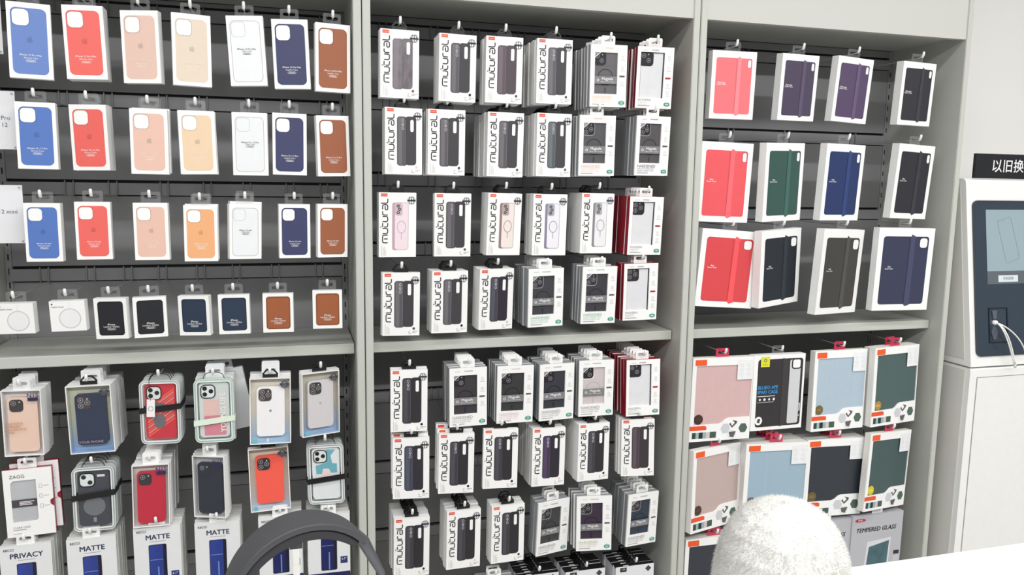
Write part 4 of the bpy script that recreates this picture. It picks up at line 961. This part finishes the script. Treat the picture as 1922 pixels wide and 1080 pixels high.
                    obj('blush_block', MB().flat([rr(x0 + 0.012, x1 - 0.028, -0.108, -0.062, 0.003)], 0.0035), M((226, 190, 184), 0.5, var=0.1), cs)
                    obj('case_lettering', lettering('young', [('YOUNG LIFE', 0.0205, x1 - 0.017, -0.100, 'CENTER', 0.03, 90)]), M((240, 236, 230), 0.5), cs, (0, 0.003, 0))
                elif n == 'l22':
                    obj('magnet_disc', MB().flat([circ(0, -0.115, 0.028, 28)], 0.0035), M((112, 116, 120), 0.5), cs)
                    obj('magnet_bar', MB().flat([rect(-0.004, 0.004, -0.162, -0.148)], 0.0034), M((140, 142, 146), 0.5), cs)
                    obj('case_label', MB().flat([rr(x0 + 0.05, x0 + 0.07, -0.030, -0.023, 0.002)], 0.0035), M((214, 216, 216), 0.5), cs)
                elif n == 'l26':
                    obj('teal_print', MB().flat([[(x0 + 0.042, z1 - 0.004), (x1 - 0.012, z1 - 0.006), (x1 - 0.026, -0.036), (x1 - 0.022, -0.060), (x1 - 0.008, -0.062), (x1 - 0.008, -0.090), (x1 - 0.026, -0.090), (x1 - 0.032, -0.076), (x0 + 0.032, -0.076), (x0 + 0.028, -0.092), (x0 + 0.012, -0.092), (x0 + 0.010, -0.066), (x0 + 0.04, -0.058)]], 0.0035), M((110, 176, 190), 0.5, var=0.08), cs)
                    obj('blush_print', MB().flat([rr(x0 + 0.03, x1 - 0.03, -0.108, -0.080, 0.004)], 0.0036), M((238, 214, 214), 0.5), cs)
            cord(t, T)
        else:
            cfg = {'l11': ((226, 222, 222), None, (236, 204, 186), (52, 46, 48), 1), 'l23': ((214, 208, 206), None, (196, 30, 58), (52, 46, 50), 1), 'l24': ((206, 206, 208), None, (26, 32, 50), (30, 34, 50), 1),
                   'l12': ((206, 208, 188), (146, 178, 216), (28, 42, 72), (60, 52, 62), 3), 'l15': ((226, 220, 206), (176, 204, 228), (240, 238, 240), (64, 54, 54), 3), 'l16': ((206, 202, 186), (164, 188, 216), (212, 208, 210), (52, 50, 52), 3), 'l25': ((216, 208, 192), (206, 218, 230), (250, 92, 74), (44, 36, 40), 3)}[n]
            if front:
                clear_box(t, W, H, T, cfg[0], cfg[1])
                m = 0.012 if kind == 'lcb' else 0.019
                cs = case_3d(t, -W / 2 + m, W / 2 - m + (0.0 if kind == 'lcb' else 0.002), -H + (0.010 if kind == 'lcb' else 0.022), -0.022 if kind == 'lcb' else -0.026, 0.007, T - 0.004, cfg[2], cfg[3], cfg[4])
                if kind == 'lcb': n_badge(t, W, H, 0.0006)
                else:
                    star_badge(t, W, H, 0.0006)
                    obj('teal_sticker', cached('tst', lambda: MB().flat([circ(-0.37 * W, -0.945 * H, 0.06 * W, 16)], 0.0006)), M((110, 190, 200), 0.4), t) if n != 'l12' else None
                    if n in ('l15', 'l16'): obj('case_mark', cached('cmk', lambda: MB().flat([circ(0, -0.5 * H, 0.035 * W, 6)], 0.0066)), M((120, 150, 156) if n == 'l15' else (180, 178, 180), 0.4), cs)
                if n == 'l11': obj('box_lettering', lettering('l11', [('FASHION&', 0.0088, -0.43 * W, -0.50 * H, 'LEFT', 0.01, 0), ('SIMPLISM', 0.0088, -0.43 * W, -0.545 * H, 'LEFT', 0.01, 0), ('PROTECTIVE', 0.0088, -0.43 * W, -0.59 * H, 'LEFT', 0.01, 0), ('CASE', 0.0088, -0.43 * W, -0.635 * H, 'LEFT', 0.01, 0)]), M((206, 150, 112), 0.4), t, (0, 0.0006, 0))
                if n == 'l12': obj('box_lettering', lettering('l12', [('YOUR PHONE', 0.0098, -0.02 * W, -0.835 * H, 'CENTER', 0.01, 0)]), M((176, 156, 170), 0.4), t, (0, 0.0006, 0))
            else:
                carton(t, W, H, T, WHITE if i % 2 else CARD)
            if kind == 'lcb': tab_euro(t, T, CARD if n == 'l11' else WHITE, 0.042, 0.034)
            elif i == 0 or n == 'l16': tab_black(t, T)
            else: tab_euro(t, T, CARD, 0.05, 0.036)
    elif n[0] == 'i':
        rgb, cn = FOL[n]; rgb = D(rgb, 0.9)
        t = empty('tablet_cover_box', label='%s white box picturing a %s tablet cover, %s' % (FROW[r], cn, ['', 'top row', 'second row', 'row above shelf'][r]), cat='box', group='boxed tablet covers above the shelf')
        carton(t, W, H, T, WHITE); tab_euro(t, T, TABCLEAR, 0.055, 0.03)
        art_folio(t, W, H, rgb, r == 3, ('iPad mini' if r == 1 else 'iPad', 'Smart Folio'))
    elif kind == 'blu':
        t = empty('tablet_case_box', label='white box picturing a black tablet case with blue lettering and yellow label', cat='box', group='boxed tablet cases under the shelf')
        carton(t, W, H, T, WHITE); tab_euro(t, T, TABCLEAR, 0.05, 0.03); art_blue_ape(t, W, H)
    elif kind == 'tgl':
        where = 'beside the end panel' if n == 'g11' else 'behind the white fur'
        t = empty('screen_glass_box', label='silver grey tablet screen glass box, %s, %s' % ('front of stack' if front else ORD[i + 1] + ' in stack', where), cat='box', group='tablet screen glass boxes')
        carton(t, W, H, T, M((184, 184, 190), 0.35, var=0.05, scale=8)); tab_euro(t, T, CARD, 0.05)
        if front: art_tempered(t, W, H)
    else:
        rgb, stk, cn = TAB[n]; rgb = D(rgb, 0.88)
        row = {'1': 'first row under shelf', '2': 'second row under shelf', '3': 'lowest row'}[n[1]]
        t = empty('tablet_case_box', label='orange-tagged box with %s tablet case window, %s, %s' % (cn, 'front of stack' if front else ORD[i + 1] + ' in stack', row), cat='box', group='boxed tablet cases under the shelf')
        if front or i == 1: art_tablet_case(t, W, H, T, rgb, stk)
        else: carton(t, W, H, T, OFFWHITE)
        tab_euro(t, T, PINKTAB, 0.05, 0.03)
    return t

for n, (kind, x, y, z, yaw, pit, rol) in POS.items():
    W, H, T = DIM[kind]; bay = BAYW[n[0]]; r, c = int(n[1]), int(n[2])
    N = STACK.get(n, 1)
    for i in range(N):
        t = make(n, kind, i)
        j = 0.0 if i == 0 else 1.0
        rj = random.Random(hash((n[0] == 'm', r, c, i)) & 0xffff)
        step = (T + (0.0062 if kind == 'lrb' else 0.0016)) / max(0.75, math.cos(R(yaw)))
        up = 0.0
        if n in ('m61', 'm62'): up = 0.010 * i
        if n == 'l21': up = 0.012 * i
        if n in ('a23', 'a34', 'a35'): up = 0.005 * i
        dx, dr = (0.022, -11.0) if n == 'l14' and i == 4 else (0.0, 0.0)
        place(t, x + dx + j * rj.uniform(-0.0018, 0.0018) + (0.012 * i if n == 'l21' else 0), y + i * step, z + j * rj.uniform(-0.0025, 0.0012) + up, yaw + j * rj.uniform(-0.4, 0.4), pit, rol + dr + j * rj.uniform(-0.5, 0.5))
    if n[0] == 'm': lab = 'chrome peg hook with white tip, %s peg from colourful unit, %s' % (ORD[c], MROW[r])
    elif n[0] == 'a': lab = 'chrome peg hook holding the %s' % ('%s %s case box' % (AP[r][1], 'orange' if (r, c) == (3, 4) else ACOL[c][1]) if r < 4 else 'charger box ' + ('at the row end' if c == 1 else 'by the wallets') if c < 3 else '%s wallet box %s' % (WAL[c][1], WAL[c][2]))
    elif n[0] == 'l': lab = 'chrome peg hook holding phone packs, %s peg from middle unit, %s' % (ORD[7 - c], LROW[r])
    elif n[0] == 'i': lab = 'chrome peg hook holding the %s %s cover box' % (FROW[r], FOL[n][1])
    elif n == 'p12': lab = 'chrome peg hook holding the black tablet case with blue lettering'
    elif n[0] == 'p': lab = 'chrome peg hook holding %s tablet case box, %s' % (TAB[n][2], {1: 'first row under shelf', 2: 'second row under shelf', 3: 'lowest row'}[r])
    else: lab = 'chrome peg hook holding screen glass boxes ' + ('beside the end panel' if n == 'g11' else 'behind the white fur')
    hook(x, y, z, bay, lab)

# ---------------------------------------------------------------- size cards at the end of the colourful unit
def size_card(xr, z0, z1, lines, label):
    w = 0.115; y = -0.283
    t = empty('size_card', (xr - w / 2, y, z0), label, 'sign', 'white size cards in clear holders')
    h = z1 - z0
    obj('card', MB().box(-w / 2 + 0.002, w / 2 - 0.002, 0, 0.0012, 0.002, h - 0.002), M((238, 239, 243), 0.5, var=0.01), t)
    obj('clear_holder', MB().box(-w / 2, w / 2, -0.0022, -0.001, 0, h), FILM, t)
    def pins():
        mb = MB()
        for sx in (-1, 1):
            for zz in (0.008, h - 0.008): mb.lathe([(0.0001, -0.0042), (0.0022, -0.004), (0.0022, -0.0022)], 'Y', 10, (sx * (w / 2 - 0.008), 0, zz))
        return mb
    obj('corner_pins', pins(), CHROME, t)
    obj('card_lettering', lettering(('card', tuple(lines)), [(s, 0.0155, w / 2 - dx, zz, 'RIGHT', 0.0, 0) for s, dx, zz in lines]), M((74, 76, 82), 0.5), t, (0, -0.0006, 0))
size_card(-0.693, 1.673, 1.828, [('iPhone 12 Pro', 0.015, 0.083), ('iPhone 12', 0.022, 0.065)], 'white size card reading 12 Pro and 12, beside the blue case boxes')
size_card(-0.690, 1.424, 1.583, [('iPhone 12 mini', 0.016, 0.086)], 'white size card reading 12 mini, beside the short blue case box')
size_card(-0.712, 1.918, 2.075, [('iPhone 12 Pro Max', 0.02, 0.085)], 'white size card at the top row end, mostly out of view')

# ---------------------------------------------------------------- trade-in kiosk
def kiosk():
    X0, X1 = 2.38, 2.82; xc = (X0 + X1) / 2; hw = (X1 - X0) / 2
    t = empty('trade_in_kiosk', (xc, 0, 0), 'white self-service kiosk with dark glass front and screen, beside the shelving', 'kiosk')
    WK = M((240, 240, 238), 0.3, var=0.008, scale=3, coat=0.2)
    SIDE = M((218, 217, 212), 0.45, var=0.012, scale=3)
    def rounded(mb, prof, x0, x1, b):
        mb.prism_x(prof, x0 + b, x1 - b)
        return mb
    obj('cabinet', MB().prism_x([(-0.428, 0.02), (-0.428, 0.948), (-0.424, 0.953), (-0.02, 0.953), (-0.02, 0.02)], -hw, hw), WK, t)
    obj('head', MB().prism_x([(-0.428, 0.960), (-0.334, 1.632), (-0.330, 1.640), (-0.320, 1.645), (-0.02, 1.645), (-0.02, 0.960)], -hw, hw), WK, t)
    obj('seam', MB().box(-hw + 0.003, hw - 0.003, -0.42, -0.03, 0.953, 0.960), M((150, 150, 148), 0.5), t)
    obj('side_cover', MB().prism_x([(-0.398, 0.985), (-0.312, 1.618), (-0.03, 1.618), (-0.03, 0.985)], -hw - 0.002, -hw), SIDE, t)
    obj('cabinet_side', MB().box(-hw - 0.002, -hw, -0.405, -0.03, 0.03, 0.945), SIDE, t)
    dr = obj('service_door', MB().box(-hw + 0.034, hw - 0.034, -0.4305, -0.428, 0.08, 0.918), M((236, 236, 234), 0.35), t)
    obj('door_gap', MB().prism([rect(-hw + 0.0315, hw - 0.0315, 0.0775, 0.9205), rect(-hw + 0.034, hw - 0.034, 0.08, 0.918)], -0.4287, -0.428), M((140, 140, 138), 0.5), dr)
    f = empty('glass_front', (0, -0.428, 0.960)); f.parent = t; f.rotation_euler = (-math.atan2(0.094, 0.672), 0, 0)
    bz = obj('glass_front', MB().prism([rr(-hw + 0.026, hw - 0.026, 0.04, 0.608, 0.02, 6)], -0.004, 0.0), M((44, 58, 72), 0.12, coat=0.5, var=0.15, scale=4), t)
    bz.location = f.location; bz.rotation_euler = f.rotation_euler
    bpy.data.objects.remove(f)
    obj('bezel_edge', MB().prism([rr(-hw + 0.023, hw - 0.023, 0.037, 0.611, 0.022, 6), rr(-hw + 0.027, hw - 0.027, 0.041, 0.607, 0.019, 6)], -0.0055, 0.0), M((58, 62, 66), 0.3), bz)
    obj('screen', MB().flat([rect(-0.138, 0.138, 0.35, 0.577)], -0.0046), M((146, 164, 172), 0.25, var=0.04, scale=5, emit=0.2), bz)
    def outline():
        q = [(-0.085, 0.535), (-0.085, 0.525), (-0.05, 0.385), (-0.045, 0.378), (0.01, 0.395), (0.012, 0.405), (-0.022, 0.545), (-0.03, 0.55), (-0.085, 0.535)]
        return stroke(stroke(MB(), [(a, b) for a, b in q], 0.0012, -0.0050), [(-0.06, 0.535), (-0.056, 0.535)], 0.002, -0.0050)
    obj('phone_drawing', outline(), M((116, 134, 148), 0.4), bz)
    obj('screen_bar', MB().flat([rect(-0.138, 0.138, 0.302, 0.35)], -0.0046), M((92, 100, 106), 0.3, emit=0.1), bz)
    bt = obj('start_button', MB().flat([rr(-0.088, 0.004, 0.309, 0.334, 0.002)], -0.0050), M((206, 216, 222), 0.3, emit=0.2), bz)
    obj('button_lettering', lettering('btn', [('手机回收', 0.0125, -0.042, 0.3215, 'CENTER', 0, 0)]), M((92, 104, 116), 0.4), bt, (0, -0.0054, 0))
    obj('recess', MB().prism([rect(-0.138, -0.05, 0.085, 0.215), rr(-0.134, -0.054, 0.089, 0.211, 0.006)], -0.0065, -0.004), M((28, 34, 42), 0.2), bz)
    obj('cable_plate', MB().prism([[(-0.124, 0.205), (-0.100, 0.205), (-0.106, 0.172), (-0.118, 0.172)]], -0.008, -0.004).prism([[(-0.128, 0.125), (-0.118, 0.152), (-0.106, 0.152), (-0.100, 0.120), (-0.108, 0.098), (-0.120, 0.098)]], -0.008, -0.004), M((86, 92, 104), 0.35), bz)
    obj('cable_grommet', MB().lathe([(0.0001, -0.016), (0.008, -0.014), (0.009, -0.004)], 'Y', 16, (-0.112, 0, 0.160)), WHITE, bz)
    def cab(ex, ez, bow):
        P = [Vector((-0.112, -0.012, 0.16)), Vector((-0.10 + bow, -0.05, 0.145)), Vector((ex - 0.03 + bow * 0.5, -0.045, (0.16 + ez) / 2 - 0.01)), Vector((ex, -0.03, ez))]
        o = []
        for k in range(13):
            u = k / 12; o.append(P[0] * (1 - u) ** 3 + P[1] * 3 * u * (1 - u) ** 2 + P[2] * 3 * u * u * (1 - u) + P[3] * u ** 3)
        return o
    for ex, ez, bow in ((-0.048, 0.006, 0.0), (-0.052, 0.004, -0.012), (0.002, 0.040, 0.012)):
        p = cab(ex, ez, bow); cb = obj('charging_cable', MB().tube(p, 0.0026, 7), M((236, 236, 234), 0.4), bz)
        d = (p[-1] - p[-2]).normalized()
        obj('plug', MB().tube([p[-1], p[-1] + d * 0.012], 0.0036, 8), M((212, 212, 212), 0.3), cb)
    sg = obj('sign_board', MB().box(-0.176, 0.176, -0.326, -0.315, 1.647, 1.737), M((26, 27, 32), 0.35, var=0.1), t)
    obj('sign_lettering', lettering('sign', [('以旧换新', 0.051, 0.0, 1.690, 'CENTER', 0.008, 0)], 3), M((246, 246, 246), 0.5), sg, (0, -0.3265, 0))
kiosk()

# ---------------------------------------------------------------- counter in front, with headphones and a fur mound
ct = empty('counter', (0.65, -1.88, 0), 'glossy white counter in front of the shelving', 'counter')
obj('counter_top', MB().prism_x([(-0.34, 0.885), (-0.34, 0.92), (0.335, 0.92), (0.34, 0.915), (0.34, 0.885)], -1.35, 1.35), M((236, 236, 232), 0.25, var=0.006, coat=0.2), ct)
obj('front_board', MB().box(-1.3, 1.3, 0.29, 0.31, 0.0, 0.885), M((240, 240, 238), 0.35), ct)
for s in (-1, 1): obj('end_board', MB().box(s * 1.29 - 0.012, s * 1.29 + 0.012, -0.3, 0.29, 0, 0.885), M((240, 240, 238), 0.35), ct)

def headphones():
    Z0 = 0.92
    hs = empty('headphone_stand', (-0.004, -1.665, Z0), 'chrome headphone stand with a square pole on the counter', 'stand')
    obj('base', MB().lathe([(0.0001, 0), (0.06, 0), (0.06, 0.006), (0.057, 0.009), (0.0001, 0.009)], 'Z', 32), M((200, 200, 200), 0.25, 0.8), hs)
    obj('pole', MB().prism_x([(0.012, 0.009), (0.020, 0.009), (0.020, 0.186), (0.010, 0.213), (0.002, 0.213), (0.012, 0.181)], -0.0042, 0.0042), M((214, 214, 212), 0.22, 0.85), hs)
    obj('cradle', MB().box(-0.008, 0.008, -0.012, 0.014, 0.212, 0.219), M((60, 60, 62), 0.4), hs)
    t = empty('headphones', (0.005, -1.665, Z0), 'dark grey over-ear headphones hung on the chrome stand', 'headphones')
    t.rotation_euler = (0, 0, R(14))
    rad, zc = 0.090, 0.147
    def sweep(a0, a1, n, half, th, out, rb):
        mb = MB(); N = n + 1
        prof_n = 16
        for i in range(N):
            u = i / n; a = R(a0 + (a1 - a0) * u); k = half(u); h = th(u)
            lp = rr(-k, k, out - h, out, min(h, k) * rb, 3)
            for (yy, rr_) in lp:
                q = rad + rr_; mb.v.append((q * math.cos(a), yy, zc + q * math.sin(a) * 1.0))
            prof_n = len(lp)
        for i in range(n):
            for k in range(prof_n):
                k2 = (k + 1) % prof_n; mb.f.append((i * prof_n + k, i * prof_n + k2, (i + 1) * prof_n + k2, (i + 1) * prof_n + k))
        mb.f.append(tuple(range(prof_n))); mb.f.append(tuple((N - 1) * prof_n + k for k in range(prof_n))[::-1])
        mb.smooth = True
        return mb
    bell = lambda u: math.sin(math.pi * min(1, max(0, u))) ** 0.5
    obj('headband', sweep(36, 160, 40, lambda u: 0.020 + 0.007 * bell(u), lambda u: 0.008 + 0.001 * bell(u), 0.011, 0.22), M((58, 59, 63), 0.55, var=0.04, scale=300, bump=0.1), t)
    obj('headband_cushion', sweep(40, 156, 36, lambda u: 0.017 + 0.006 * bell(u), lambda u: 0.008 + 0.007 * bell(u), 0.002, 0.3), M((40, 40, 44), 0.75, var=0.08, scale=300, bump=0.15), t)
    for s in (-1, 1):
        a = R(36 if s > 0 else 160); q = rad + 0.006
        p0 = Vector((q * math.cos(a), 0, zc + q * math.sin(a)))
        obj('yoke', MB().tube([p0 + Vector((-s * 0.010, 0, 0.010)), p0 + Vector((s * 0.004, 0, -0.006)), Vector((s * 0.106, 0, zc + 0.0)), Vector((s * 0.111, 0, 0.09))], [0.008, 0.0085, 0.0055, 0.005], 10), M((84, 86, 92), 0.35, 0.4), t)
        cup = obj('ear_cup', MB().lathe([(0.0001, s * 0.02), (0.026, s * 0.019), (0.033, s * 0.012), (0.034, 0), (0.0001, 0)], 'X', 28, (s * 0.092, 0, 0.075)), M((66, 67, 72), 0.5), t)
        obj('ear_cushion', MB().lathe([(0.016, 0), (0.036, 0), (0.038, -s * 0.008), (0.034, -s * 0.016), (0.018, -s * 0.016)], 'X', 28, (s * 0.092, 0, 0.075)), M((44, 44, 47), 0.7), cup)
headphones()

def fur_mound():
    t = empty('fur_mound', (0.728, -1.667, 0.92), 'white fluffy faux-fur dome standing on the counter', 'plush')
    prof = [(a * 0.93, b * 0.965) for a, b in ((0.0001, 0.0), (0.102, 0.0), (0.110, 0.02), (0.111, 0.05), (0.108, 0.09), (0.099, 0.13), (0.085, 0.16), (0.066, 0.182), (0.042, 0.196), (0.02, 0.202), (0.0001, 0.203))]
    FURM = bpy.data.materials.new('white_fur'); FURM.use_nodes = True
    nt = FURM.node_tree; nt.nodes.remove(nt.nodes['Principled BSDF'])
    df = nt.nodes.new('ShaderNodeBsdfDiffuse'); tl = nt.nodes.new('ShaderNodeBsdfTranslucent'); mx = nt.nodes.new('ShaderNodeMixShader'); mx.inputs[0].default_value = 0.45
    no = nt.nodes.new('ShaderNodeTexNoise'); no.inputs['Scale'].default_value = 40; cr = nt.nodes.new('ShaderNodeMix'); cr.data_type = 'RGBA'
    cr.inputs[6].default_value = (0.90, 0.895, 0.87, 1); cr.inputs[7].default_value = (0.95, 0.95, 0.94, 1)
    nt.links.new(no.outputs['Fac'], cr.inputs[0])
    for q in (df, tl): nt.links.new(cr.outputs[2], q.inputs['Color'])
    nt.links.new(df.outputs[0], mx.inputs[1]); nt.links.new(tl.outputs[0], mx.inputs[2]); nt.links.new(mx.outputs[0], nt.nodes['Material Output'].inputs[0])
    obj('body', MB().lathe(prof, 'Z', 40), M((236, 235, 231), 0.9), t)
    mb = MB(); rnd = random.Random(3); nv = []
    seg = []
    for (r0, h0), (r1, h1) in zip(prof[2:-1], prof[3:]):
        L = math.hypot(r1 - r0, h1 - h0); seg.append((L * (r0 + r1), r0, h0, r1, h1))
    tot = sum(s[0] for s in seg); N = 60000
    for wgt, r0, h0, r1, h1 in seg:
        nx, nz = (h1 - h0), -(r1 - r0); l = math.hypot(nx, nz); nx, nz = nx / l, nz / l
        for _ in range(int(N * wgt / tot)):
            u = rnd.random(); a = rnd.random() * 2 * math.pi
            r, h = r0 + (r1 - r0) * u, h0 + (h1 - h0) * u
            cl = math.sin(a * 7 + h * 60) * 0.5 + math.sin(a * 13 - h * 90) * 0.4
            p = Vector((r * math.cos(a), r * math.sin(a), h))
            nrm = Vector((nx * math.cos(a), nx * math.sin(a), nz)); tan = Vector((-math.sin(a), math.cos(a), 0)); dn = nrm.cross(tan)
            L = rnd.uniform(0.004, 0.009)
            d = (nrm * 0.6 + tan * (0.35 * cl + rnd.uniform(-0.3, 0.3)) + Vector((0, 0, -0.25 + rnd.uniform(-0.25, 0.25)))).normalized()
            sd = d.cross(nrm).normalized() * 0.0005
            b = len(mb.v); p = p - nrm * 0.001
            mb.v += [tuple(p - sd), tuple(p + sd), tuple(p + d * L)]; mb.f.append((b, b + 1, b + 2)); nb = (nrm + d * 0.15 + tan * rnd.uniform(-0.12, 0.12)).normalized(); nv += [tuple(nb)] * 3
    me = mb.mesh('fur'); me.polygons.foreach_set('use_smooth', [True] * len(me.polygons)); me.normals_split_custom_set_from_vertices(nv)
    o = obj('fur', me, FURM, t); o['kind'] = 'stuff'
fur_mound()
